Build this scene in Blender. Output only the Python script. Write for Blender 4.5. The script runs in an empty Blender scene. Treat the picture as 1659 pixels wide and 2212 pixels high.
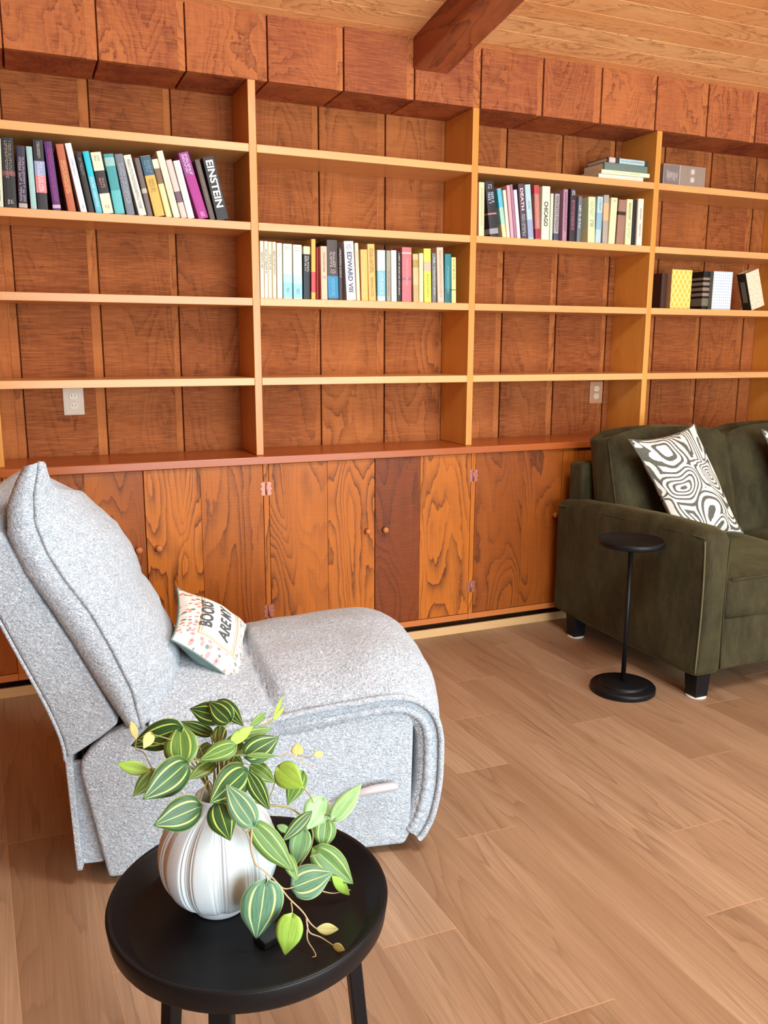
import bpy, bmesh, math, random
from mathutils import Vector, Matrix, noise as mnoise
PI = math.pi
sc = bpy.context.scene
COL = sc.collection
random.seed(7)

# ------------------------------------------------------------------ camera, world, lights, exposure
F_PX, W_PX, H_PX = 1838.0, 1659.0, 2212.0
YAW, PITCH, ROLL = 0.4037, 0.1947, 0.0040
CAM = Vector((0.0, -3.4995, 1.3838))
_fwd = Vector((math.sin(YAW)*math.cos(PITCH), math.cos(YAW)*math.cos(PITCH), -math.sin(PITCH)))
_r0 = Vector((math.cos(YAW), -math.sin(YAW), 0.0)); _u0 = _r0.cross(_fwd)
_right = _r0*math.cos(ROLL) + _u0*math.sin(ROLL)
_up = -_r0*math.sin(ROLL) + _u0*math.cos(ROLL)
cd = bpy.data.cameras.new('camera'); cam = bpy.data.objects.new('camera', cd); COL.objects.link(cam)
cd.sensor_fit = 'VERTICAL'; cd.sensor_height = 24.0; cd.lens = F_PX/H_PX*24.0
cd.clip_start = 0.05; cd.clip_end = 60
M = Matrix((( _right.x, _up.x, -_fwd.x, CAM.x), (_right.y, _up.y, -_fwd.y, CAM.y), (_right.z, _up.z, -_fwd.z, CAM.z), (0, 0, 0, 1)))
cam.matrix_world = M
sc.camera = cam
sc.view_settings.view_transform = 'Standard'; sc.view_settings.look = 'None'
sc.view_settings.gamma = 1.0; sc.view_settings.use_curve_mapping = False
sc.view_settings.exposure = 0.43
w = bpy.data.worlds.new('world'); sc.world = w; w.use_nodes = True
w.node_tree.nodes['Background'].inputs[0].default_value = (0.80, 0.88, 1.0, 1)
w.node_tree.nodes['Background'].inputs[1].default_value = 1.0

def area(name, loc, target, sx, sy, power, color):
    ld = bpy.data.lights.new(name, 'AREA'); ld.shape = 'RECTANGLE'; ld.size = sx; ld.size_y = sy
    ld.energy = power; ld.color = color
    o = bpy.data.objects.new(name, ld); COL.objects.link(o); o.location = loc
    d = Vector(target) - Vector(loc); o.rotation_euler = d.to_track_quat('-Z', 'Y').to_euler()
    return o
area('daylight_rear_window', (2.2, -6.35, 1.35), (1.8, 0, 3.2), 4.0, 2.4, 310, (0.84, 0.95, 1.0))
area('ceiling_lamp_light', (1.5, -2.55, 2.93), (1.5, -2.4, 0), 0.8, 0.8, 62, (0.93, 0.98, 1.0))

# ------------------------------------------------------------------ helpers: colours and materials
def s2l(c):
    c = c/255.0
    return c/12.92 if c <= 0.04045 else ((c+0.055)/1.055)**2.4
def rgb(r, g, b): return (s2l(r), s2l(g), s2l(b), 1.0)

class NT:
    def __init__(s, name):
        s.m = bpy.data.materials.new(name); s.m.use_nodes = True
        s.t = s.m.node_tree; s.N = s.t.nodes; s.L = s.t.links
        s.b = s.N['Principled BSDF']
    def n(s, typ, **kw):
        o = s.N.new(typ)
        for k, v in kw.items():
            if k.startswith('i_'):
                key = k[2:]
                key = int(key) if key.isdigit() else key
                s.set(o.inputs[key], v)
            else: setattr(o, k, v)
        return o
    def set(s, inp, v):
        if hasattr(v, 'links') or isinstance(v, bpy.types.NodeSocket): s.L.new(v, inp)
        else: inp.default_value = v
    def math(s, op, a, b=0.0, c=0.0):
        o = s.n('ShaderNodeMath', operation=op); s.set(o.inputs[0], a); s.set(o.inputs[1], b); s.set(o.inputs[2], c); return o.outputs[0]
    def mix(s, f, a, b, mode='MIX'):
        o = s.n('ShaderNodeMix', data_type='RGBA', blend_type=mode); s.set(o.inputs[0], f); s.set(o.inputs[6], a); s.set(o.inputs[7], b); return o.outputs[2]
    def ramp(s, f, stops, interp='LINEAR'):
        o = s.n('ShaderNodeValToRGB'); s.set(o.inputs[0], f); o.color_ramp.interpolation = interp
        e = o.color_ramp.elements
        while len(e) > 1: e.remove(e[-1])
        e[0].position, e[0].color = stops[0]
        for p, c in stops[1:]:
            q = e.new(p); q.color = c
        return o.outputs[0]
    def noise(s, vec, scale, detail=2.0, rough=0.5, dist=0.0):
        o = s.n('ShaderNodeTexNoise'); s.set(o.inputs['Vector'], vec); o.inputs['Scale'].default_value = scale
        o.inputs['Detail'].default_value = detail; o.inputs['Roughness'].default_value = rough; o.inputs['Distortion'].default_value = dist
        return o.outputs[0]
    def mapping(s, vec, sc_=(1, 1, 1), loc=(0, 0, 0)):
        o = s.n('ShaderNodeMapping'); s.set(o.inputs[0], vec); o.inputs['Scale'].default_value = sc_; s.set(o.inputs['Location'], loc); return o.outputs[0]
    def bump(s, h, strength=0.3, dist=0.01):
        o = s.n('ShaderNodeBump'); s.set(o.inputs['Height'], h); o.inputs['Strength'].default_value = strength; o.inputs['Distance'].default_value = dist
        s.L.new(o.outputs[0], s.b.inputs['Normal']); return o

G1, G0 = (1, 1, 1, 1), (0, 0, 0, 1)
def wood(name, base, light, dark, line, axis='z', freq=9.0, line_amt=0.5, saw=0.0, rough=0.55, across=3.2, along=0.55, fibre=0.35, coat=0.0, tone_amt=0.35, spec=0.35, jag=0.9, knots=0.30, knot_scale=0.55):
    """base/light/dark board colours, line = late-wood line colour; axis = grain direction"""
    t = NT(name)
    tc = t.n('ShaderNodeTexCoord').outputs['Object']
    sd = t.n('ShaderNodeAttribute', attribute_name='seed').outputs['Fac']
    tn = t.n('ShaderNodeAttribute', attribute_name='tone').outputs['Fac']
    off = t.n('ShaderNodeCombineXYZ'); s1 = t.math('MULTIPLY', sd, 13.7); s2 = t.math('MULTIPLY', sd, 7.3)
    t.set(off.inputs[0], s1); t.set(off.inputs[1], s2); t.set(off.inputs[2], t.math('MULTIPLY', sd, 3.1))
    v = t.n('ShaderNodeVectorMath', operation='ADD'); t.set(v.inputs[0], tc); t.set(v.inputs[1], off.outputs[0]); v = v.outputs[0]
    sx = {'x': (along, across, across), 'y': (across, along, across), 'z': (across, across, along)}[axis]
    warp = t.mapping(v, sx)
    nz = t.noise(warp, 1.0, 1.5, 0.45, 0.35)
    fs = {'x': (3, 240, 240), 'y': (240, 3, 240), 'z': (240, 240, 3)}[axis]
    fine = t.noise(t.mapping(v, fs), 1.0, 3.0, 0.6)
    wob = t.noise(t.mapping(v, tuple(q*9 for q in sx)), 1.0, 2.0, 0.6)
    kv = t.n('ShaderNodeTexVoronoi', feature='F1'); t.set(kv.inputs['Vector'], t.mapping(v, tuple(q*knot_scale for q in sx), (2.3, 4.1, 1.7))); kv.inputs['Scale'].default_value = 1.0
    ks = t.n('ShaderNodeSeparateColor'); t.set(ks.inputs[0], kv.outputs['Color']); sel = t.math('GREATER_THAN', ks.outputs[0], 1.0-knots)
    kd = t.math('MULTIPLY', t.ramp(kv.outputs['Distance'], [(0.0, G1), (0.34, G0)], 'EASE'), sel)
    kc = t.math('MULTIPLY', t.ramp(kv.outputs['Distance'], [(0.0, G1), (0.045, G1), (0.085, G0)]), sel)
    k = t.math('ADD', t.math('ADD', t.math('MULTIPLY', nz, freq), t.math('MULTIPLY', wob, jag)), t.math('MULTIPLY', kd, 2.6))
    fr = t.math('FRACT', k)
    lines = t.ramp(fr, [(0.0, G0), (0.45, (0.12,)*3+(1,)), (0.80, (0.55,)*3+(1,)), (0.93, G1), (1.0, G0)])
    big = t.noise(t.mapping(v, tuple(q*0.8 for q in sx)), 1.0, 2.0, 0.5)
    c = t.mix(t.ramp(big, [(0.30, G0), (0.70, G1)]), dark, light)
    c = t.mix(0.45, c, base)
    tp = t.math('MULTIPLY', t.math('MAXIMUM', tn, 0.0), tone_amt*2); tm = t.math('MULTIPLY', t.math('MAXIMUM', t.math('MULTIPLY', tn, -1.0), 0.0), tone_amt*2)
    c = t.mix(tp, c, light); c = t.mix(tm, c, dark)
    patch = t.ramp(t.noise(t.mapping(v, tuple(q*1.7 for q in sx), (5, 3, 1)), 1.0, 1.0, 0.5), [(0.38, (0.25,)*3+(1,)), (0.6, G1)])
    lf = t.math('MULTIPLY', t.math('MULTIPLY', lines, line_amt), patch)
    c = t.mix(lf, c, line)
    c = t.mix(t.math('MULTIPLY', t.ramp(fine, [(0.35, G0), (0.75, G1)]), fibre), c, dark)
    c = t.mix(t.math('MULTIPLY', kc, 0.75), c, line)
    h = t.math('ADD', t.math('MULTIPLY', fine, 0.5), t.math('MULTIPLY', lines, 0.25))
    if saw > 0:
        ss = {'x': (260, 12, 12), 'y': (12, 260, 12), 'z': (12, 12, 260)}[axis]
        sw = t.noise(t.mapping(v, ss), 1.0, 3.0, 0.6)
        c = t.mix(t.math('MULTIPLY', t.ramp(sw, [(0.42, G0), (0.68, G1)]), saw), c, light)
        h = t.math('ADD', h, t.math('MULTIPLY', sw, 0.9))
    t.set(t.b.inputs['Base Color'], c)
    t.b.inputs['Roughness'].default_value = rough; t.b.inputs['Specular IOR Level'].default_value = spec
    t.b.inputs['Coat Weight'].default_value = coat; t.b.inputs['Coat Roughness'].default_value = 0.25
    t.bump(h, 0.35 if saw > 0 else 0.2, 0.002)
    return t.m

def plain(name, col, rough=0.5, metal=0.0, bumpscale=0, bumpamt=0.1, var=0.06, spec=0.4):
    t = NT(name); tc = t.n('ShaderNodeTexCoord').outputs['Object']
    n = t.noise(tc, 35.0, 3.0, 0.6)
    dk = tuple(q*(1-var*2) for q in col[:3]) + (1,); lt = tuple(min(1, q*(1+var)) for q in col[:3]) + (1,)
    t.set(t.b.inputs['Base Color'], t.mix(n, dk, lt))
    t.b.inputs['Roughness'].default_value = rough; t.b.inputs['Metallic'].default_value = metal
    t.b.inputs['Specular IOR Level'].default_value = spec
    if bumpscale: t.bump(t.noise(tc, bumpscale, 3.0, 0.6), bumpamt, 0.002)
    return t.m

# ------------------------------------------------------------------ helpers: meshes and objects
class MB:
    def __init__(s):
        s.bm = bmesh.new(); s.sl = s.bm.faces.layers.float.new('seed'); s.tl = s.bm.faces.layers.float.new('tone')
        s.uv = s.bm.loops.layers.uv.new('UVMap')
    def face(s, vs, seed=0, tone=0, uvs=None, smooth=False):
        f = s.bm.faces.new(vs); f[s.sl] = seed; f[s.tl] = tone; f.smooth = smooth
        if uvs:
            for l, q in zip(f.loops, uvs): l[s.uv].uv = q
        return f
    def v(s, p): return s.bm.verts.new(p)
    def hexa(s, P, seed=0, tone=0):
        v = [s.v(p) for p in P]
        for q in ((0, 3, 2, 1), (4, 5, 6, 7), (0, 1, 5, 4), (1, 2, 6, 5), (2, 3, 7, 6), (3, 0, 4, 7)):
            s.face([v[i] for i in q], seed, tone)
    def box(s, x0, x1, y0, y1, z0, z1, seed=0, tone=0, fn=None):
        P = [(x0, y0, z0), (x1, y0, z0), (x1, y1, z0), (x0, y1, z0), (x0, y0, z1), (x1, y0, z1), (x1, y1, z1), (x0, y1, z1)]
        if fn: P = [fn(*p) for p in P]
        s.hexa(P, seed, tone)
    def grid(s, rows, closed_u=False, closed_v=False, smooth=True, uvs=None, seed=0):
        V = [[s.v(p) for p in r] for r in rows]
        nr, nc = len(V), len(V[0])
        for i in range(nr - (0 if closed_v else 1)):
            for j in range(nc - (0 if closed_u else 1)):
                i2, j2 = (i+1) % nr, (j+1) % nc
                u = None
                if uvs: u = [uvs[i][j], uvs[i][j+1], uvs[i+1][j+1], uvs[i+1][j]]
                s.face([V[i][j], V[i][j2], V[i2][j2], V[i2][j]], seed, 0, u, smooth)
        return V
    def tube(s, pts, rad, n=8, caps=True, closed=False, smooth=True):
        pts = [Vector(p) for p in pts]; N = len(pts)
        rads = rad if isinstance(rad, (list, tuple)) else [rad]*N
        ref = None; rings = []
        for i, p in enumerate(pts):
            if closed: d = pts[(i+1) % N] - pts[i-1]
            else: d = pts[min(i+1, N-1)] - pts[max(i-1, 0)]
            d.normalize()
            if ref is None: ref = d.orthogonal().normalized()
            a = (ref - d*ref.dot(d)); a = a.normalized() if a.length > 1e-6 else d.orthogonal().normalized()
            ref = a; b = d.cross(a)
            rings.append([p + (a*math.cos(2*PI*k/n) + b*math.sin(2*PI*k/n))*rads[i] for k in range(n)])
        V = s.grid(rings, closed_u=True, closed_v=closed, smooth=smooth)
        if caps and not closed:
            s.face(list(reversed(V[0]))); s.face(V[-1])
    def lathe(s, prof, c=(0, 0, 0), n=48, smooth=True, mod=None):
        rows = []
        for r, z in prof:
            rows.append([(c[0] + (r*(mod(k/n*2*PI, r, z) if mod else 1))*math.cos(2*PI*k/n), c[1] + (r*(mod(k/n*2*PI, r, z) if mod else 1))*math.sin(2*PI*k/n), c[2] + z) for k in range(n)])
        V = s.grid(rows, closed_u=True, smooth=smooth)
        if prof[0][0] > 1e-4: s.face(list(reversed(V[0])))
        if prof[-1][0] > 1e-4: s.face(V[-1])
        return V
    def prism(s, poly, ext, seed=0, tone=0):
        """poly: list of 3D points, ext: extrusion vector"""
        e = Vector(ext); A = [s.v(p) for p in poly]; B = [s.v(Vector(p)+e) for p in poly]; n = len(poly)
        s.face(A, seed, tone); s.face(list(reversed(B)), seed, tone)
        for i in range(n): s.face([A[(i+1) % n], A[i], B[i], B[(i+1) % n]], seed, tone)
    def build(s, name, mat, parent=None, bevel=0, seg=2, sub=0, smooth=None, recalc=True, merge=False):
        if merge: bmesh.ops.remove_doubles(s.bm, verts=s.bm.verts, dist=1e-5)
        if recalc: bmesh.ops.recalc_face_normals(s.bm, faces=s.bm.faces)
        me = bpy.data.meshes.new(name); s.bm.to_mesh(me); s.bm.free()
        o = bpy.data.objects.new(name, me); COL.objects.link(o)
        if mat:
            for m_ in (mat if isinstance(mat, list) else [mat]): me.materials.append(m_)
        if parent: o.parent = parent
        if smooth is not None:
            for p in me.polygons: p.use_smooth = smooth
        if bevel:
            b = o.modifiers.new('bevel', 'BEVEL'); b.width = bevel; b.segments = seg; b.limit_method = 'ANGLE'; b.angle_limit = 0.7
            b.harden_normals = False
        if sub:
            q = o.modifiers.new('sub', 'SUBSURF'); q.levels = sub; q.render_levels = sub
        return o
def tag(o, label, cat, group=None):
    o['label'] = label; o['category'] = cat
    if group: o['group'] = group
    return o
def thing(name, label, cat, loc=(0, 0, 0), rz=0.0, group=None):
    o = bpy.data.objects.new(name, None); COL.objects.link(o); o.location = loc; o.rotation_euler = (0, 0, rz); o.empty_display_size = 0.05
    return tag(o, label, cat, group)
def struct(o): o['kind'] = 'structure'; return o
def ray(x, y): return _fwd + _right*((x-W_PX/2)/F_PX) - _up*((y-H_PX/2)/F_PX)
def ony(x, y, Y): d = ray(x, y); return CAM + d*((Y-CAM.y)/d.y)
def onz(x, y, Z): d = ray(x, y); return CAM + d*((Z-CAM.z)/d.z)
def atd(x, y, D): return CAM + ray(x, y)*D
def lerp(a, b, t): return a + (b-a)*t
def interp(pts, s):
    """piecewise-linear of [(s, v..)]"""
    for i in range(len(pts)-1):
        if s <= pts[i+1][0] or i == len(pts)-2:
            a, b = pts[i], pts[i+1]; t = (s-a[0])/(b[0]-a[0]) if b[0] != a[0] else 0
            t = max(0, min(1, t)); return [lerp(a[k], b[k], t) for k in range(1, len(a))]
def smooth_path(P, n=8):
    P = [Vector(p) for p in P]; out = []
    for i in range(len(P)-1):
        p0 = P[max(i-1, 0)]; p1 = P[i]; p2 = P[i+1]; p3 = P[min(i+2, len(P)-1)]
        for k in range(n):
            t = k/n
            out.append(0.5*((2*p1) + (p2-p0)*t + (2*p0-5*p1+4*p2-p3)*t*t + (3*p1-p0-3*p2+p3)*t**3))
    out.append(P[-1]); return out

# ------------------------------------------------------------------ materials
M_WALL = wood('rough_sawn_redwood', rgb(156, 86, 44), rgb(190, 116, 62), rgb(110, 54, 28), rgb(84, 42, 22), 'z', 15, 0.75, 0.45, 0.7, 4.2, 1.3, knots=0.22, spec=0.12)
M_FASCIA = wood('rough_sawn_fascia', rgb(170, 90, 56), rgb(206, 128, 72), rgb(124, 62, 46), rgb(96, 44, 32), 'z', 16, 0.85, 0.40, 0.7, 5.0, 2.4, jag=1.5, knots=0.25, spec=0.12)
M_CEIL = wood('ceiling_boards', rgb(246, 176, 112), rgb(252, 200, 138), rgb(224, 146, 86), rgb(150, 84, 46), 'x', 15, 0.75, 0.15, 0.7, 6.0, 1.6, jag=1.6, knots=0.2, spec=0.12)
M_BEAM = wood('beam_wood', rgb(160, 82, 44), rgb(196, 110, 64), rgb(112, 54, 34), rgb(60, 28, 20), 'y', 11, 0.8, 0.10, 0.5, 6.0, 1.0, knots=0.5)
M_SHELF_X = wood('shelf_wood_horizontal', rgb(216, 158, 94), rgb(236, 182, 116), rgb(194, 126, 68), rgb(150, 84, 44), 'x', 8, 0.22, 0.0, 0.38, 5.0, 0.5, 0.2, 0.25, knots=0.12)
M_SHELF_Z = wood('shelf_wood_upright', rgb(214, 144, 56), rgb(234, 168, 78), rgb(190, 112, 34), rgb(130, 66, 26), 'z', 8, 0.25, 0.0, 0.38, 5.0, 0.5, 0.2, 0.25, knots=0.15)
M_CAB = wood('cabinet_fir', rgb(162, 84, 22), rgb(200, 114, 34), rgb(118, 54, 18), rgb(70, 32, 12), 'z', 17, 0.95, 0.10, 0.45, 5.0, 1.1, 0.35, 0.08, 0.5, jag=0.8, knots=0.35, spec=0.2)
M_CABX = wood('cabinet_rail', rgb(190, 106, 48), rgb(212, 130, 64), rgb(156, 78, 32), rgb(110, 54, 22), 'x', 8, 0.2, 0.0, 0.42, 5.0, 0.5, 0.3, 0.2, knots=0.0)
M_COUNTER = wood('countertop_wood', rgb(170, 86, 36), rgb(190, 106, 50), rgb(146, 68, 26), rgb(130, 66, 30), 'x', 8, 0.25, 0.0, 0.30, 5.0, 0.5, 0.2, 0.15, knots=0.1)
M_PINE = wood('pale_pine', rgb(208, 168, 116), rgb(222, 184, 132), rgb(190, 148, 96), rgb(180, 124, 70), 'x', 8, 0.2, 0.0, 0.5, 6, 0.6, 0.15)
M_FLOOR = wood('oak_plank_floor', rgb(164, 132, 102), rgb(190, 160, 130), rgb(130, 97, 69), rgb(82, 58, 42), 'y', 13, 0.42, 0.0, 0.42, 6.5, 0.6, 0.60, 0.0, 0.17, 0.35, jag=0.6, knots=0.3, knot_scale=0.6)
M_SEAM = plain('floor_seam', rgb(206, 160, 120), 0.6)
M_KNOB = wood('knob_wood', rgb(190, 112, 60), rgb(215, 140, 86), rgb(150, 80, 40), rgb(120, 60, 30), 'x', 8, 0.2)
M_BLACK = plain('satin_black', (0.006, 0.006, 0.007, 1), 0.42, 0, 120, 0.05, spec=0.22)
M_DARKVOID = plain('dark_backing', rgb(30, 18, 12), 0.9)
M_BRONZE = plain('aged_copper_hinge', rgb(176, 112, 96), 0.35, 0.5)
M_PLASTER = plain('white_plaster', rgb(226, 228, 230), 0.9)
M_IVORY = plain('ivory_plastic', rgb(214, 196, 168), 0.35)
M_PLATE = plain('beige_cover_plate', rgb(196, 174, 150), 0.35)
M_GREYPLASTIC = plain('silver_plastic', rgb(196, 192, 194), 0.3, 0.2)

def fabric_boucle():
    t = NT('light_grey_chenille'); tc = t.n('ShaderNodeTexCoord').outputs['Object']
    vo = t.n('ShaderNodeTexVoronoi', feature='F1'); t.set(vo.inputs['Vector'], t.mapping(tc, (1, 1, 1.6)))
    vo.inputs['Scale'].default_value = 95.0
    n1 = t.noise(t.mapping(tc, (1, 1, 1.7)), 85.0, 2.0, 0.6, 2.6)
    n2 = t.noise(tc, 7.0, 2.0, 0.5)
    h = t.math('ADD', t.math('MULTIPLY', n1, 1.0), t.math('MULTIPLY', vo.outputs['Distance'], 0.5))
    c = t.mix(t.ramp(n1, [(0.34, G0), (0.62, G1)]), rgb(140, 154, 166), rgb(206, 217, 226))
    c = t.mix(t.math('MULTIPLY', t.ramp(n2, [(0.35, G0), (0.7, G1)]), 0.10), c, rgb(190, 178, 180))
    t.set(t.b.inputs['Base Color'], c); t.b.inputs['Roughness'].default_value = 0.95; t.b.inputs['Specular IOR Level'].default_value = 0.1
    t.b.inputs['Sheen Weight'].default_value = 0.25
    t.bump(h, 0.9, 0.005)
    return t.m
M_CHEN = fabric_boucle()

def fabric_velvet():
    t = NT('olive_green_velvet'); tc = t.n('ShaderNodeTexCoord').outputs['Object']
    n1 = t.noise(t.mapping(tc, (1, 1, 0.45)), 11.0, 6.0, 0.75, 0.2); n2 = t.noise(tc, 160.0, 2.0, 0.6)
    c = t.mix(t.ramp(n1, [(0.34, G0), (0.68, G1)]), rgb(44, 40, 27), rgb(74, 68, 46))
    c = t.mix(t.math('MULTIPLY', n2, 0.35), c, rgb(50, 48, 28))
    t.set(t.b.inputs['Base Color'], c); t.b.inputs['Roughness'].default_value = 0.85; t.b.inputs['Specular IOR Level'].default_value = 0.15
    t.b.inputs['Sheen Weight'].default_value = 0.35; t.b.inputs['Sheen Roughness'].default_value = 0.4
    t.set(t.b.inputs['Sheen Tint'], rgb(170, 160, 110))
    t.bump(t.math('ADD', t.math('MULTIPLY', n1, 0.6), t.math('MULTIPLY', n2, 0.4)), 0.25, 0.005)
    return t.m
M_VELVET = fabric_velvet()
M_WELT = plain('olive_welt_cord', rgb(94, 90, 60), 0.8, var=0.1)

# ------------------------------------------------------------------ room shell
PER = 0.318
def wall_board(mb, x0, y, z0, z1, seed, thick=0.02, tn=None):
    """one channel-siding board: wide rough face, then a lighter lapped lip on its right edge"""
    lip = 0.036 + 0.006*math.sin(seed*5)
    mb.box(x0+0.003, x0+PER-lip, y, y+thick, z0, z1, seed, random.uniform(-0.55, 0.5) if tn is None else tn)
    mb.box(x0+PER-lip, x0+PER-0.002, y+0.005, y+thick, z0, z1, seed+0.3, random.uniform(0.55, 1.0))
mb = MB()
for k in range(-11, 18):
    wall_board(mb, 0.018+PER*k, 0.2652, 0.0, 2.6, k*0.71+0.13, tn={0: -0.8, 1: -0.6, 2: -0.35, 9: -0.5}.get(k))  # left-bay boards darkened: partly their own brown, partly shade put into the tone
mb.box(-3.5, 5.7, 0.2860, 0.32, 0, 2.8)
struct(mb.build('wall_back', M_WALL, bevel=0.0015, seg=1))
# fascia above the shelves with its boarded underside
mb = MB()
for k in range(-11, 18):
    x0 = 0.038+PER*k; sd = k*0.53+0.4
    wall_board(mb, x0, 0.0, 2.396, 2.70, sd)
    mb.box(x0+0.004-0.3*0, x0+PER-0.004, 0.021, 0.2640, 2.396, 2.414, sd+1.7, random.uniform(-0.5, 0.2))
mb.box(-3.5, 5.7, 0.0205, 0.264, 2.4145, 2.75, 3.3, -1)
struct(mb.build('trim_1', M_FASCIA, bevel=0.0015, seg=1))
# sloping board ceiling
SL = 0.145
def cz(x, y, z): return (x, y, z + 2.637 - SL*y)
mb = MB(); y = 0.06; k = 0
while y > -6.6:
    mb.box(-3.3, 5.6, y-0.112+0.0035, y, 0.0, 0.02, k*0.37, random.uniform(-0.7, 0.9), cz); y -= 0.112; k += 1
mb.box(-3.3, 5.6, -6.6, 0.06, 0.004, 0.05, 3, 0.8, cz)
struct(mb.build('ceiling', M_CEIL, bevel=0.0015, seg=1))
# floor planks
mb = MB()
ROT = -0.045
def fl(x, y, z):
    dx, dy = x-1.236, y+1.225
    return (1.236 + dx*math.cos(ROT) - dy*math.sin(ROT)*-1*-1, -1.225 + dx*math.sin(ROT) + dy*math.cos(ROT), z)
def fl(x, y, z):
    dx, dy = x-1.236, y+1.225
    return (1.236 + dx - dy*0.047, -1.225 + dy - dx*0.02, z)
J = {-7: -1.12, -6: -1.75, -5: -0.9, -4: -1.35, -3: -1.90, -2: -1.0, -1: -1.565, 0: -1.225, 1: -0.858, 2: -0.53, 3: -1.05, 4: -1.43, 5: -0.62, 6: -1.09}
PW = 0.193
for k in range(-26, 26):
    j = J.get(k, -0.4 - (k*0.37 % 1.22)); y0 = j - 1.23*6
    i = 0
    while y0 < 0.4:
        ya, yb = max(y0, -6.9), min(y0+1.23, 0.2)
        if yb > ya:
            x0 = 1.236+PW*k
            mb.box(x0+0.0007, x0+PW-0.0007, ya+0.0012, yb-0.0012, -0.02, 0.0, k*1.37+i*0.61, random.uniform(-0.9, 0.9), fl)
        y0 += 1.23; i += 1
fo = struct(mb.build('floor', [M_FLOOR, M_SEAM]))
mb = MB(); mb.box(-3.3, 5.6, -6.6, 0.32, -0.04, -0.0006)
o = mb.build('floor_underlay', M_SEAM, None); struct(o); o.name = 'trim_2'
# rest of the room (behind and beside the camera)
mb = MB(); mb.box(-3.2, -3.1, -6.5, 0.30, 0, 3.7); struct(mb.build('wall_left', M_WALL))
mb = MB(); mb.box(5.4, 5.5, -6.5, 0.30, 0, 3.7); struct(mb.build('wall_right', M_PLASTER))
mb = MB()
for b_ in ((-3.2, 0.1, 0, 3.7), (4.3, 5.5, 0, 3.7), (0.1, 4.3, 2.6, 3.7)):
    mb.box(b_[0], b_[1], -6.55, -6.45, b_[2], b_[3])
struct(mb.build('wall_rear', M_PLASTER))
mb = MB()
for b_ in ((0.1, 4.3, 0.0, 0.06), (0.1, 4.3, 2.54, 2.6), (0.1, 0.16, 0.06, 2.54), (4.24, 4.3, 0.06, 2.54), (2.17, 2.23, 0.06, 2.54)):
    mb.box(b_[0], b_[1], -6.52, -6.47, b_[2], b_[3])
struct(mb.build('window_1', M_PLASTER))
# baseboard under the cabinets
mb = MB(); mb.box(-3.1, 5.4, -0.002, 0.012, 0, 0.041); struct(mb.build('baseboard_back', M_PINE, bevel=0.002))
# heavy ceiling beam
mb = MB()
def bz(x, y, z): return (x, y, z - SL*y)
nseg = 26
for i in range(nseg):
    pass
rows = []
for i in range(60):
    yy = 0.0 - i*0.11
    wv = 0.004*mnoise.noise(Vector((0.3, yy*3, 1.0))); wv2 = 0.006*mnoise.noise(Vector((9.3, yy*4, 1.0)))
    rows.append([(1.622+wv, yy, 2.640-SL*yy), (1.622+wv, yy, 2.520-SL*yy+wv2), (1.628, yy, 2.514-SL*yy), (1.780, yy, 2.514-SL*yy), (1.787+wv2, yy, 2.521-SL*yy), (1.787+wv2, yy, 2.640-SL*yy)])
V = mb.grid(rows, closed_u=True, smooth=False); mb.face(V[0]); mb.face(V[-1])
tag(mb.build('ceiling_beam', M_BEAM), 'heavy dark red-brown timber beam running under the sloped board ceiling', 'beam')

# ------------------------------------------------------------------ bookcase
XU = [-2.073, -1.078, -0.083, 0.924, 1.925, 2.931, 3.935, 4.94]
UW, ST = 0.031, 0.031
ZS = [1.2445, 1.5675, 1.8631, 2.1595]
CT = 0.920
bk = thing('bookcase', 'built-in orange-brown wooden bookcase with four shelf rows across the panelled wall', 'bookcase', (0.924, 0, CT))
def rel(mb, o):  # keep grain coordinates in world space but parent to the empty
    return o
def child(mb, name, mat, parent, **kw):
    ofs = parent.location.copy()
    for v in mb.bm.verts: v.co -= ofs
    return mb.build(name, mat, parent, **kw)
for i, x in enumerate(XU):
    mb = MB(); mb.box(x-UW/2, x+UW/2, 0.0, 0.2645, CT+0.0005, 2.3955, i*1.9+0.4, random.uniform(-0.2, 0.3))
    child(mb, 'upright', M_SHELF_Z, bk, bevel=0.0018)
for i in range(len(XU)-1):
    for j, z in enumerate(ZS):
        x0, x1 = XU[i]+UW/2+0.0003, XU[i+1]-UW/2-0.0003
        mb = MB(); mb.box(x0, x1, 0.0, 0.2645, z-ST, z, i*1.3+j*2.1, random.uniform(-0.4, 0.7))
        child(mb, 'shelf', M_SHELF_X, bk, bevel=0.0018)
mb = MB(); mb.box(-2.6, 5.3, -0.052, 0.2645, CT-0.0325, CT, 2.2, 0.1)
tag(mb.build('countertop', M_COUNTER, bevel=0.003), 'long orange-brown wooden countertop between the bookcase and the base cabinets', 'countertop')

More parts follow.
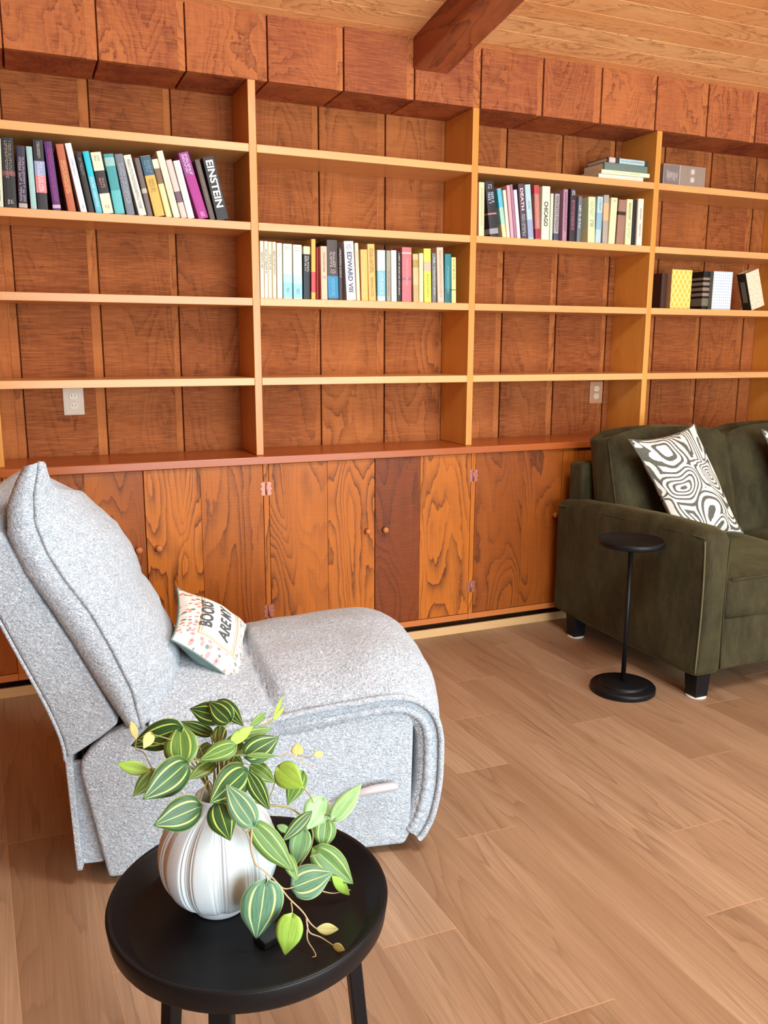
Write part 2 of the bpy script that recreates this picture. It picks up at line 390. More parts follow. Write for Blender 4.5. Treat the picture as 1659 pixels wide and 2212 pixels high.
# ------------------------------------------------------------------ base cabinets with plank doors
def knob(parent, x, z):
    mb = MB(); prof = [(0.0, -0.024), (0.008, -0.0235), (0.0135, -0.019), (0.0145, -0.014), (0.011, -0.009), (0.007, -0.006), (0.0075, 0.0)]
    rows = [[(r*math.cos(2*PI*k/20), q, r*math.sin(2*PI*k/20)) for k in range(20)] for r, q in prof]
    mb.grid(rows, closed_u=True)
    o = mb.build('knob', M_KNOB, parent, merge=True); o.location = (x, 0, z); return o
def hinge(parent, x, z, left=True):
    mb = MB()
    for sgn in (-1, 1):
        poly = [(sgn*0.003, 0, -0.026), (sgn*0.014, 0, -0.03), (sgn*0.024, 0, -0.022), (sgn*0.018, 0, -0.010), (sgn*0.026, 0, 0.0), (sgn*0.018, 0, 0.010), (sgn*0.024, 0, 0.022), (sgn*0.014, 0, 0.03), (sgn*0.003, 0, 0.026)]
        mb.prism([(p[0], -0.0018, p[2]) for p in poly], (0, 0.0022, 0))
    mb.tube([(0, -0.003, -0.024), (0, -0.003, 0.024)], 0.0045, 10)
    o = mb.build('hinge', M_BRONZE, parent); o.location = (x, 0, z); return o
ST_X = [-2.068, -1.068, -0.068, 0.938, 1.937, 2.935, 3.935]
tones = {(-0.068, 0): (-0.2, -0.1), (-0.068, 1): (0.9, 0.1), (0.938, 0): (0.5, 0.6), (0.938, 1): (-1.0, 0.7), (1.937, 0): (-0.5, -0.15), (1.937, 1): (-0.2, -0.6)}
cab_labels = ['wooden base cabinet farthest left, outside the recliner', 'wooden base cabinet left of the recliner back', 'plank-door base cabinet directly behind the recliner, single knob showing',
              'plank-door base cabinet with two knobs side by side in the middle', 'plank-door base cabinet running behind the left end of the green sofa', 'plank-door base cabinet hidden behind the right half of the green sofa']
for c in range(6):
    xa, xb = ST_X[c]-0.0115, ST_X[c+1]-0.0115
    cb = thing('base_cabinet', cab_labels[c], 'cabinet', (xa, -0.030, 0.0), 0, 'base cabinets under the bookcase')
    Wc = xb-xa
    mb = MB()
    mb.box(0.0005, Wc-0.0005, 0.022, 0.2935, 0.078, 0.8868, c*2.3, -0.2)     # carcass
    child_o = mb.build('body', M_CAB, cb, bevel=0.001)
    mb = MB(); mb.box(0.0004, 0.0230, 0.0, 0.0215, 0.1065, 0.8868, c*1.1+0.2, 0.8)
    mb.build('stile', M_CAB, cb, bevel=0.0015)
    mb = MB(); mb.box(0.0005, Wc-0.0005, -0.002, 0.0215, 0.078, 0.1060, c*1.4, 0.4)
    mb.build('bottom_rail', M_CABX, cb, bevel=0.0015)
    half = Wc/2
    for d in (0, 1):
        x0 = 0.0245 if d == 0 else half+0.0130
        x1 = half+0.0100 if d == 0 else Wc-0.0015
        sp = x0 + (x1-x0)*(0.54 if d == 0 else 0.46)
        tt = tones.get((ST_X[c], d), (random.uniform(-1, 1), random.uniform(-1, 1)))
        mb = MB()
        # local origin at the door so the leaf could swing
        mb.box(0, sp-x0-0.0004, 0, 0.0205, 0, 0.7755, c*3.7+d*1.9+0.3, tt[0])
        mb.box(sp-x0+0.0004, x1-x0, 0.0004, 0.0205, 0, 0.7755, c*2.9+d*0.7+1.3, tt[1])
        dr = mb.build('door', M_CAB, cb, bevel=0.0015); dr.location = (x0, 0.0, 0.1085)
        kx = (x1-x0-0.036) if d == 0 else 0.046
        if c == 2: kx = (x1-x0-0.030) if d == 0 else kx
        knob(dr, kx, 0.450 if c != 2 else 0.455)
        hx = -0.013 if d == 0 else (x1-x0)+0.006
        for hz in (0.672, 0.132): 
            if d == 0: hinge(dr, hx, hz)

# ------------------------------------------------------------------ wall outlets
def outlet(x, z, label, plate):
    t_ = thing('wall_outlet', label, 'outlet', (x, 0.2652, z), 0)
    mb = MB(); mb.box(-0.041, 0.041, -0.006, -0.0002, -0.058, 0.058); mb.build('cover_plate', plate, t_, bevel=0.003, seg=3)
    for s in (0.020, -0.020):
        mb = MB(); n = 20
        poly = []
        for k in range(n):
            a_ = 2*PI*k/n; px_, pz_ = 0.0165*math.cos(a_), 0.0165*math.sin(a_)
            poly.append((px_, -0.0085, max(-0.0135, min(0.0135, pz_))+s))
        mb.prism(poly, (0, 0.0028, 0)); rc = mb.build('receptacle', M_IVORY, t_, bevel=0.0008)
        mb = MB()
        mb.box(-0.0075, -0.0055, -0.0089, -0.0080, s-0.001, s+0.007); mb.box(0.0055, 0.0075, -0.0089, -0.0080, s-0.001, s+0.006)
        mb.lathe([(0.0001, 0), (0.0024, 0), (0.0024, 0.0006), (0.0001, 0.0006)], (0, -0.0085, s-0.0068), 10)
        mb.build('slot', M_DARKVOID, rc)
    mb = MB(); mb.lathe([(0.0001, 0), (0.003, 0), (0.003, 0.001)], (0, -0.0068, 0), 10); mb.build('screw', M_GREYPLASTIC, t_)
outlet(0.2085, 1.148, 'ivory double wall outlet low in the left bay above the recliner', M_PLATE)
outlet(2.832, 1.136, 'beige double wall outlet in the third bay just above the sofa', plain('tan_cover_plate', rgb(184, 136, 104), 0.35))

# ------------------------------------------------------------------ books
_mats = {}
def paper(c, rough=0.45):
    key = ('c',)+tuple(c)+(rough,)
    if key not in _mats: _mats[key] = plain('cover_%d_%d_%d' % tuple(c), rgb(*c), rough, var=0.07, spec=0.35)
    return _mats[key]
M_PAGES = plain('page_block', rgb(222, 206, 176), 0.8)
def xat(px, Y, Z):
    k = (px-W_PX/2)/F_PX; q = _right - _fwd*k
    return CAM.x - ((Y-CAM.y)*q.y + (Z-CAM.z)*q.z)/q.x
def text_bm(s, length, height, mb, place, depth=0.0006, font_bold=0.0):
    """adds text, fitted to length x height, through place(u, v, d) -> point"""
    cu = bpy.data.curves.new('t', 'FONT'); cu.body = s; cu.extrude = 0.0; cu.offset = 0.028; cu.resolution_u = 3
    ob = bpy.data.objects.new('t', cu); COL.objects.link(ob)
    dg = bpy.context.evaluated_depsgraph_get(); me = bpy.data.meshes.new_from_object(ob.evaluated_get(dg))
    xs = [v.co.x for v in me.vertices]; ys = [v.co.y for v in me.vertices]
    x0, x1, y0, y1 = min(xs), max(xs), min(ys), max(ys)
    tb = bmesh.new(); tb.from_mesh(me)
    r = bmesh.ops.extrude_face_region(tb, geom=tb.faces[:])
    up = {v for v in r['geom'] if isinstance(v, bmesh.types.BMVert)}
    vm = {}
    for v in tb.verts:
        vm[v] = mb.v(place((v.co.x-x0)/(x1-x0)*length, (v.co.y-y0)/(y1-y0)*height, depth if v in up else 0.0))
    for f in tb.faces:
        try: mb.face([vm[v] for v in f.verts])
        except ValueError: pass
    tb.free(); bpy.data.objects.remove(ob); bpy.data.curves.remove(cu); bpy.data.meshes.remove(me)

def make_book(loc, phi, w, d, h, col, label, group, bands=(), title=None, marks=None, seed=0, soft=False):
    """local frame: spine at y=0 facing -y, thickness x 0..w, height z 0..h"""
    rnd = random.Random(seed)
    o_mb = MB(); t = 0.0022 if not soft else 0.0008; pr = 0.0035 if not soft else 0.0
    sb = min(0.0030, w*0.25)
    out = [(0, d), (0, sb), (sb*0.4, sb*0.3), (w*0.3, 0), (w*0.7, 0), (w-sb*0.4, sb*0.3), (w, sb), (w, d)]
    inn = [(w-t, d), (w-t, sb+t), (t, sb+t), (t, d)]
    o_mb.prism([(x, y, 0) for x, y in out+inn], (0, 0, h))
    m = paper(col, 0.38 if soft else 0.5)
    o = o_mb.build('book', m, None)
    tag(o, label, 'book', group)
    pb = MB(); pb.box(t*0.9, w-t*0.9, sb+t*0.9, d-pr, pr, h-pr); pb.build('pages', M_PAGES, o)
    zone = w*0.70
    for (a, b_, c) in bands:
        q = MB(); e = 0.0004
        prof = [(-e, d*0.985), (-e, sb), (sb*0.4-e, sb*0.3-e), (w*0.3, -e), (w*0.7, -e), (w-sb*0.4+e, sb*0.3-e), (w+e, sb), (w+e, d*0.985)]
        A = [[(x, y, z) for x, y in prof] for z in (h*a, h*b_)]
        q.grid(A, smooth=False); q.build('spine_band', paper(c), o, recalc=False)
    if title:
        s, a, b_, c, wf = title
        q = MB(); L = h*(b_-a); Hh = w*wf
        text_bm(s, L, Hh, q, lambda u, v, dd: (w/2-Hh/2+v, -0.0004-dd, h*b_-u), 0.0005)
        q.build('title', paper(c), o)
    if marks:
        for (a, b_, c, wf) in marks:
            q = MB(); z = h*b_; yy = -0.0005; Hh = w*wf
            lines = 1 if w < 0.024 else 2
            for ln in range(lines):
                z = h*b_; hh = Hh/lines*0.75; xc = w/2 + (ln-(lines-1)/2)*Hh/lines
                while z > h*a:
                    gl = hh*rnd.uniform(0.35, 0.75); k = rnd.random()
                    x0, x1 = xc-hh/2*rnd.uniform(0.8, 1), xc+hh/2*rnd.uniform(0.8, 1)
                    q.box(x0, x1, yy-0.0004, yy+0.0006, z-gl*0.3, z)
                    if k < 0.6: q.box(x0, x0+hh*0.25, yy-0.0004, yy+0.0006, z-gl, z-gl*0.3)
                    if k > 0.3: q.box(x1-hh*0.25, x1, yy-0.0004, yy+0.0006, z-gl, z-gl*0.3)
                    z -= gl*1.35
                    if rnd.random() < 0.16: z -= gl*0.9
            q.build('title', paper(c), o)
    o.location = loc; o.rotation_euler = (0, phi, 0)
    return o

def quad(X, th, wd, h, Z):
    c_, s_ = math.cos(th), math.sin(th); b_ = Z + (wd*math.sin(-th) if th < 0 else 0)
    return [(X, b_), (X+wd*c_, b_+wd*s_), (X+wd*c_-h*s_, b_+wd*s_+h*c_), (X-h*s_, b_+h*c_)]
def hit(A, B):
    for P in (A, B):
        for i in range(4):
            ex, ey = P[(i+1) % 4][0]-P[i][0], P[(i+1) % 4][1]-P[i][1]; nx_, ny_ = ey, -ex
            a_ = [q[0]*nx_+q[1]*ny_ for q in A]; b_ = [q[0]*nx_+q[1]*ny_ for q in B]
            if max(a_) <= min(b_) or max(b_) <= min(a_): return False
    return True
def row(specs, Z, group, rowname, Yb=0.020, skip_lbl=None):
    prev_short = None; prevq = None
    for i, sp in enumerate(specs):
        (xbl, xbr, xtl, ytop, col, desc, short) = sp[:7]; opt = sp[7] if len(sp) > 7 else {}
        Y = Yb + opt.get('dy', 0.0) + 0.002*((i*7) % 3)
        Xbl, Xbr = xat(xbl, Y, Z), xat(xbr, Y, Z)
        T = ony(xtl, ytop, Y)
        th = math.atan2(-(T.x-Xbl), T.z-Z); h = math.hypot(T.x-Xbl, T.z-Z)
        wd = max(0.006, (Xbr-Xbl)*math.cos(th)*0.965)
        if prevq:
            for _ in range(60):
                if not hit(prevq, quad(Xbl, th, wd, h, Z)): break
                if th > 0.004: th *= 0.95
                Xbl += 0.00025
        prevq = quad(Xbl, th, wd+0.0003, h, Z)
        zz = Z + 0.0004 + (wd*math.sin(-th) if th < 0 else 0)
        d = min(0.232, max(0.12, h*0.70))
        if prev_short is None: label = f"{desc}, leftmost of the {rowname} row" 
        else: label = f"{desc} right of the {prev_short} one, {rowname} row"
        if 'label' in opt: label = opt['label']
        make_book((Xbl, Y, zz), -th, wd, d, h, col, label, group, opt.get('b', ()), opt.get('t'), opt.get('m'), seed=i*31+len(specs), soft=opt.get('soft', False))
        prev_short = short
K = (24, 24, 26); CR = (238, 228, 196); WH = (236, 232, 226)
left_row = [
 (-9, 8.5, -16, 298, (206, 210, 186), 'pale cream book cut by the frame', 'cut cream', {'m': [(.1, .3, K, .4)]}),
 (10, 38, 1, 296, (34, 32, 31), 'thick black jacketed book', 'thick black', {'m': [(.45, .95, (150, 134, 118), .6), (.06, .12, (190, 180, 170), .5)], 'b': [(.46, .53, (120, 60, 56))]}),
 (41, 60.5, 34.5, 314.5, (50, 46, 62), 'navy book with lilac flowers', 'navy floral', {'m': [(.12, .82, (178, 160, 178), .75)], 'b': [(.02, .09, (178, 168, 158))]}),
 (67, 80.5, 55.5, 316, (160, 198, 194), 'thin pale aqua book', 'pale aqua', {'m': [(.45, .85, (196, 216, 210), .4)]}),
 (82, 105.5, 69.5, 301, (44, 40, 44), 'black-pink book', 'black-pink', {'b': [(.25, .50, (214, 130, 134)), (.50, .70, (150, 160, 196))], 'm': [(.28, .68, (230, 226, 230), .5), (.74, .97, (200, 190, 170), .3)]}),
 (115, 133, 94, 305.5, (84, 40, 110), 'deep purple book', 'purple', {'m': [(.15, .90, (196, 54, 130), .5)], 'b': [(.04, .09, (200, 170, 190))]}),
 (147.5, 165.5, 119.5, 311.5, (186, 102, 66), 'burnt orange book', 'burnt orange', {'m': [(.28, .76, (236, 186, 120), .6)]}),
 (175, 189.5, 139.5, 310, (234, 230, 232), 'plain white leaning book', 'plain white', {'m': [(.55, .78, (160, 166, 190), .3), (.06, .10, K, .3)]}),
 (192, 205.5, 162, 329, (44, 38, 36), 'thin black leaning book', 'thin black', {'m': [(.62, .90, (140, 130, 124), .5)]}),
 (208, 222, 178, 327.5, (36, 196, 214), 'bright turquoise book', 'turquoise', {'b': [(.02, .60, (96, 186, 206))], 'm': [(.10, .58, (190, 226, 232), .5)]}),
 (223.5, 247, 195, 329.5, CR, 'cream book with black middle', 'black-banded', {'b': [(.33, .70, (34, 30, 28))], 'm': [(.42, .58, (210, 150, 140), .5), (.86, .94, (120, 120, 100), .5), (.08, .14, (170, 120, 90), .5)]}),
 (249.5, 271.5, 223.5, 333, (70, 156, 160), 'teal jacketed book', 'teal', {'b': [(.02, .40, (92, 186, 188)), (.80, .94, (150, 196, 190))]}),
 (274.5, 293, 247, 333.5, (118, 124, 134), 'slate grey book', 'slate grey', {'m': [(.2, .85, (182, 180, 190), .6)]}),
 (301, 318.5, 266, 336, (232, 226, 210), 'white book with long black title', 'long-titled', {'m': [(.12, .93, (60, 56, 52), .42)]}),
 (320, 331.5, 290, 342, (112, 100, 98), 'thin taupe book', 'taupe', {'b': [(.40, .48, (190, 180, 160))]}),
 (334.5, 358, 299, 338.5, (222, 178, 84), 'yellow book with blue top', 'blue-topped', {'b': [(.68, .995, (52, 88, 110))], 'm': [(.40, .62, (150, 110, 40), .55), (.74, .92, (120, 160, 180), .6)]}),
 (359.5, 373, 326, 345, (236, 216, 156), 'cream book with brown block', 'brown-block', {'b': [(.58, .84, (128, 98, 70)), (.86, .99, (240, 232, 200))]}),
 (376, 391, 335.5, 327.5, (240, 232, 200), 'tall cream book', 'tall cream', {'m': [(.22, .60, (206, 190, 150), .25)]}),
 (392.5, 406, 358, 346.5, (228, 200, 190), 'pale pink book', 'pale pink', {'b': [(.27, .46, (110, 80, 92))]}),
 (407, 422, 374, 348, (240, 236, 222), 'off-white book', 'off-white', {'m': [(.3, .9, (170, 190, 186), .3)]}),
 (430, 453, 385, 331.5, (172, 44, 138), 'magenta book', 'magenta', {'b': [(.66, .99, (150, 58, 140))], 'm': [(.68, .97, (232, 210, 230), .62), (.03, .10, (236, 220, 236), .4)]}),
 (454.5, 466.5, 420, 346, (98, 84, 76), 'thin brown-grey book', 'brown-grey', {'m': [(.3, .9, (140, 120, 110), .4)]}),
 (469.5, 496.5, 437, 341, (46, 44, 44), 'charcoal book titled EINSTEIN', 'charcoal', {'t': ('EINSTEIN', .20, .95, (236, 232, 226), .62)}),
]
row(left_row, ZS[2], 'books leaning in the left bay', 'leaning left-bay', 0.022)
mid_row = [
 (563, 571.5, 561.2, 520.5, (240, 226, 204), 'cream paperback with black title', 'first cream', {'m': [(.52, .80, (50, 48, 46), .6)], 'soft': True}),
 (571.8, 580, 570.5, 521, (238, 222, 198), 'second cream paperback', 'second cream', {'m': [(.45, .86, (60, 56, 52), .6)], 'soft': True}),
 (580.2, 588.6, 579, 522, (240, 224, 192), 'third cream paperback', 'third cream', {'m': [(.52, .78, (50, 48, 46), .6)], 'soft': True}),
 (589, 597.5, 587.5, 522.5, (238, 222, 190), 'fourth cream paperback', 'fourth cream', {'m': [(.42, .84, (60, 56, 52), .6)], 'soft': True}),
 (599.3, 611, 598, 525, (236, 232, 214), 'ivory book with thin grey lettering', 'ivory', {'m': [(.35, .92, (170, 166, 150), .25)]}),
 (612.5, 632.5, 611.5, 526.5, (226, 226, 206), 'ivory book fading to sea blue', 'first sea-blue', {'b': [(.02, .30, (146, 206, 214)), (.30, .46, (176, 216, 214))], 'm': [(.12, .20, (60, 90, 90), .3), (.90, .95, (150, 170, 160), .6)]}),
 (634.5, 654, 633, 528.5, (228, 228, 208), 'matching ivory and sea-blue book', 'second sea-blue', {'b': [(.02, .28, (150, 208, 220)), (.28, .42, (180, 218, 214))], 'm': [(.10, .20, (60, 90, 90), .4), (.90, .95, (150, 170, 160), .6)]}),
 (656, 670.5, 655.5, 530, (38, 50, 58), 'dark teal book with cream cap', 'dark teal', {'b': [(.84, .98, (228, 218, 170))], 'm': [(.52, .80, (216, 200, 180), .7)]}),
 (672.8, 682.5, 672.5, 516.5, (230, 180, 84), 'tall yellow and red book', 'yellow-red', {'b': [(.12, .46, (214, 76, 78))]}),
 (683, 689.5, 683, 534, (140, 20, 22), 'thin dark red book', 'dark red', {'dy': .02}),
 (692, 706, 688.2, 531.5, (236, 192, 164), 'peach book', 'peach', {'m': [(.52, .88, (110, 60, 56), .35), (.40, .44, (150, 90, 80), .6)]}),
 (708, 731.5, 702.2, 518, (78, 66, 62), 'thick brown book with blue foot', 'blue-footed', {'b': [(.03, .40, (46, 134, 178))], 'm': [(.45, .80, (190, 176, 168), .6), (.08, .36, (120, 190, 220), .3)]}),
 (732.2, 740, 730, 535, (66, 58, 58), 'thin brown book with white marks', 'thin brown', {'m': [(.45, .95, (220, 200, 190), .5)]}),
 (749.5, 770.5, 742.8, 521, (240, 236, 240), 'thick white book titled EDWARD VIII', 'thick white', {'t': ('EDWARD VIII', .14, .82, (60, 66, 96), .50), 'm': [(.86, .94, (90, 90, 110), .6)]}),
 (771.3, 779, 766.5, 525, (238, 222, 186), 'slim cream book with tiny lettering', 'slim cream', {'m': [(.5, .85, (150, 130, 100), .4)]}),
 (781.5, 796.5, 778.7, 539, (238, 184, 104), 'plain apricot book', 'plain apricot', {}),
 (797.2, 813.2, 793.5, 527, (238, 180, 102), 'tall apricot book with brown title', 'tall apricot', {'m': [(.50, .92, (110, 78, 40), .55), (.08, .42, (120, 84, 50), .35)]}),
 (815.8, 833.6, 815, 540, (196, 214, 216), 'frosty blue-grey book', 'frosty blue', {'b': [(.10, .60, (130, 186, 204))], 'm': [(.14, .56, (200, 226, 232), .5)]}),
 (835.5, 845, 835, 541, (160, 158, 138), 'thin sage grey book', 'sage grey', {'m': [(.1, .6, (150, 100, 96), .35)]}),
 (846, 858, 845, 540.5, (234, 230, 226), 'narrow white book', 'narrow white', {'m': [(.1, .93, (180, 178, 170), .3)]}),
 (858.8, 866.6, 858.5, 543.5, (52, 44, 44), 'thin black book with white title', 'black white-titled', {'m': [(.15, .96, (226, 220, 210), .45)]}),
 (868.8, 890, 868.5, 534, (206, 112, 118), 'thick rose-pink book', 'rose-pink', {'m': [(.30, .80, (236, 170, 168), .3)], 'b': [(.88, .91, (236, 190, 170)), (.40, .45, (150, 100, 110))]}),
 (893.5, 905.5, 892, 548.5, (222, 184, 132), 'tan book with olive oval', 'tan', {'b': [(.03, .36, (190, 160, 110)), (.72, .88, (176, 146, 74))]}),
 (906, 915.2, 905.5, 547, (240, 222, 168), 'buttery narrow book', 'buttery', {}),
 (917, 932.8, 915.5, 537, (222, 222, 88), 'lime yellow book', 'lime yellow', {'b': [(.58, .76, (196, 176, 150))], 'm': [(.10, .52, (110, 130, 40), .3)]}),
 (934, 943, 933.5, 547, (118, 120, 116), 'thin grey book', 'thin grey', {'m': [(.15, .72, (200, 206, 196), .5), (.80, .92, (220, 226, 230), .5)]}),
 (945.8, 960.3, 943.5, 534.5, (226, 190, 166), 'tall beige book', 'tall beige', {'m': [(.10, .95, (170, 124, 100), .35)]}),
 (961, 974.5, 961.5, 548.5, (44, 128, 138), 'deep teal book', 'deep teal', {'m': [(.2, .75, (150, 210, 200), .3)], 'b': [(.02, .30, (30, 104, 112))]}),
 (976, 986, 975.5, 556, (226, 214, 140), 'small yellow-cream book', 'small yellow', {'m': [(.50, .95, (110, 120, 80), .5)], 'b': [(.28, .30, (90, 120, 70))]}),
]
row(mid_row, ZS[1], 'upright books in the middle bay', 'middle-bay', 0.020)
right_row = [
 (1034.3, 1046.6, 1035, 393.5, (238, 214, 168), 'cream book with faint lettering', 'faint cream', {'m': [(.2, .9, (176, 150, 110), .25)]}),
 (1059, 1078.5, 1047.5, 392, (40, 40, 44), 'thick black book with pale wolf shapes', 'thick black', {'b': [(.05, .15, (150, 150, 156)), (.40, .43, (180, 120, 120))], 'm': [(.58, .80, (190, 204, 220), .75), (.86, .94, (190, 190, 190), .5)]}),
 (1086, 1095, 1074, 408, (226, 214, 160), 'pale yellow book with aqua top', 'aqua-topped', {'b': [(.62, .99, (90, 186, 206)), (.28, .62, (160, 204, 186))]}),
 (1095.8, 1102.6, 1086.5, 411, (232, 222, 196), 'slim white book by the aqua-topped one', 'slim white', {'label': 'slim white book right of the aqua-topped one in the third-bay row'}),
 (1104, 1111.2, 1094.7, 400.5, (226, 164, 172), 'slim candy-pink book', 'candy pink', {}),
 (1111.8, 1117.2, 1102.2, 399, (168, 120, 140), 'thin mauve book', 'thin mauve', {}),
 (1118, 1125.3, 1108.3, 410.5, (236, 222, 228), 'slim pinkish-white book', 'pinkish-white', {}),
 (1127.2, 1140.3, 1119.5, 397.5, (88, 62, 76), 'plum book titled DEATH', 'plum', {'t': ('DEATH', .52, .92, (226, 206, 206), .5), 'b': [(.02, .48, (70, 64, 74))], 'm': [(.05, .45, (196, 190, 190), .6)]}),
 (1141.5, 1153.8, 1134, 399, (176, 206, 212), 'icy blue book', 'icy blue', {'b': [(.03, .36, (150, 162, 190))], 'm': [(.56, .70, (120, 150, 156), .4)]}),
 (1157.2, 1168.2, 1154, 400.5, (186, 116, 106), 'brick-red book', 'brick-red', {'b': [(.02, .20, (160, 50, 70)), (.85, .99, (190, 70, 74))], 'm': [(.25, .82, (226, 180, 160), .45)]}),
 (1169.5, 1187, 1172.2, 402, (236, 232, 198), 'thick cream book titled CHICAGO', 'thick cream', {'t': ('CHICAGO', .26, .72, (52, 56, 50), .50)}),
 (1187.6, 1193.6, 1190.6, 418, (206, 214, 190), 'thin pale green book', 'thin pale green', {}),
 (1196, 1206.2, 1199.8, 418.5, (168, 160, 160), 'grey floral book', 'grey floral', {'m': [(.20, .95, (66, 56, 60), .6)], 'b': [(.02, .16, (70, 76, 96))]}),
 (1214.6, 1224.4, 1218.1, 409, (176, 130, 150), 'dusty mauve book', 'dusty mauve', {'m': [(.2, .95, (110, 70, 96), .45)]}),
 (1229.8, 1242.2, 1233.3, 407, (56, 44, 52), 'dark book with rose lettering', 'rose-lettered', {'m': [(.22, .78, (206, 120, 140), .6), (.88, .96, (220, 220, 220), .6)]}),
 (1245.8, 1253.6, 1250.8, 424, (110, 116, 128), 'steel grey book with white patches', 'steel grey', {'m': [(.30, .80, (214, 222, 228), .7)]}),
 (1270, 1285.3, 1271.8, 425, (216, 220, 176), 'pale green book with leaf', 'leafy green', {'b': [(.02, .34, (232, 224, 170))], 'm': [(.36, .50, (70, 80, 60), .55), (.60, .90, (160, 180, 130), .5)]}),
 (1286, 1298, 1291.8, 424.5, (176, 206, 210), 'powder blue book', 'powder blue', {'b': [(.30, .66, (140, 180, 200))], 'm': [(.70, .95, (130, 150, 160), .4)]}),
 (1301.4, 1312.7, 1305.4, 421, (172, 160, 148), 'stone grey book with orange patch', 'stone grey', {'b': [(.48, .84, (222, 176, 132))]}),
 (1314.3, 1328.4, 1321.3, 427, (238, 230, 176), 'buttercream book', 'buttercream', {'m': [(.93, .96, (120, 120, 90), .5)]}),
 (1330.8, 1347, 1338.2, 431.5, (158, 118, 98), 'brown book with dark crescent', 'brown crescent', {'b': [(.66, .74, (60, 36, 28))]}),
 (1349, 1362.2, 1353.8, 430, (234, 226, 176), 'yellowed cream book', 'yellowed cream', {'m': [(.55, .92, (90, 96, 60), .4), (.15, .5, (150, 160, 150), .5)]}),
 (1363.8, 1372.2, 1368.8, 431, (30, 27, 25), 'plain black book', 'plain black', {'dy': .01}),
 (1373.4, 1385.6, 1377, 429, (240, 226, 204), 'rightmost pale book with brown title', 'rightmost pale', {'m': [(.20, .48, (110, 66, 40), .25), (.56, .80, (120, 80, 60), .25)]}),
]
row(right_row, ZS[2], 'books standing in the third bay', 'third-bay', 0.020)
# stack of four lying books on the top shelf of the third bay
def lying_book(xl, xr, z0, th, depth, col, label, yf=0.03, bands=(), marks=None, seed=0, rz=0.0):
    X0, X1 = xat(xl, yf, z0), xat(xr, yf, z0); L = X1-X0
    o = make_book((0, 0, 0), 0, th, depth, L, col, label, 'books lying in a stack on the top shelf', bands, None, marks, seed)
    # height axis runs along +x, thickness upwards
    o.matrix_world = Matrix.Translation((X0, yf, z0+th)) @ Matrix.Rotation(rz, 4, 'Z') @ Matrix.Rotation(PI/2, 4, 'Y')
    return o
Z1 = ZS[3]
lying_book(1293, 1389, Z1+0.0004, 0.021, 0.15, (240, 234, 214), 'white book at the bottom of the lying stack, top shelf', 0.02, marks=[(.1, .9, (222, 210, 190), .2)])
lying_book(1299.5, 1403, Z1+0.0218, 0.019, 0.165, (232, 230, 196), 'ivory book second from bottom of the lying stack', 0.015, marks=[(.2, .8, (206, 204, 150), .3)])
lying_book(1305, 1401, Z1+0.0412, 0.034, 0.16, (92, 112, 104), 'thick grey-green book third up in the lying stack', 0.02, bands=[(.02, .98, (108, 126, 116))], rz=0.03)
lying_book(1313, 1402, Z1+0.0758, 0.023, 0.16, (54, 60, 60), 'dark book with light blue spine block topping the lying stack', 0.02, bands=[(.28, .90, (176, 204, 208)), (.03, .18, (210, 190, 184))], marks=[(.32, .86, (90, 120, 130), .3)], rz=0.02)
# silver-grey block beside the third upright
X0, X1 = xat(1431.5, 0.03, Z1), xat(1522, 0.03, Z1)
mb = MB(); mb.box(0, X1-X0, 0, 0.035, 0, 0.100)
kb = mb.build('keepsake_block', plain('brushed_silver', rgb(168, 152, 140), 0.3, 0.5), bevel=0.002); kb.location = (X0, 0.03, Z1+0.0003)
tag(kb, 'silver-grey rectangular block with two white squares on the top shelf, far right bay', 'keepsake')
mb = MB(); mb.box(0.004, 0.098, -0.0012, 0.0002, 0.008, 0.094); mb.build('dark_panel', plain('tarnished', rgb(132, 122, 120), 0.35, 0.3), kb)
mb = MB(); mb.box(0.099, 0.103, -0.0014, 0.0002, 0.004, 0.096); mb.build('divider', plain('pale_metal', rgb(206, 196, 184), 0.3, 0.3), kb)
for zz in (0.022, 0.060):
    mb = MB()
    for i in range(5):
        for j in range(5):
            if (i*j+i+j) % 3 != 1: mb.box(0.170+i*0.005, 0.1745+i*0.005, -0.0012, 0.0002, zz+j*0.005, zz+0.0045+j*0.005)
    mb.build('white_emblem', paper((230, 222, 214)), kb)
mb = MB()
for i in range(14): mb.box(0.020+i*0.005+0.002*math.sin(i*3), 0.0235+i*0.005, -0.0016, -0.0010, 0.03+0.01*math.sin(i*2.3), 0.072-0.014*abs(math.sin(i*1.7)))
mb.build('engraving', plain('worn_silver', rgb(186, 176, 172), 0.3, 0.3), kb)

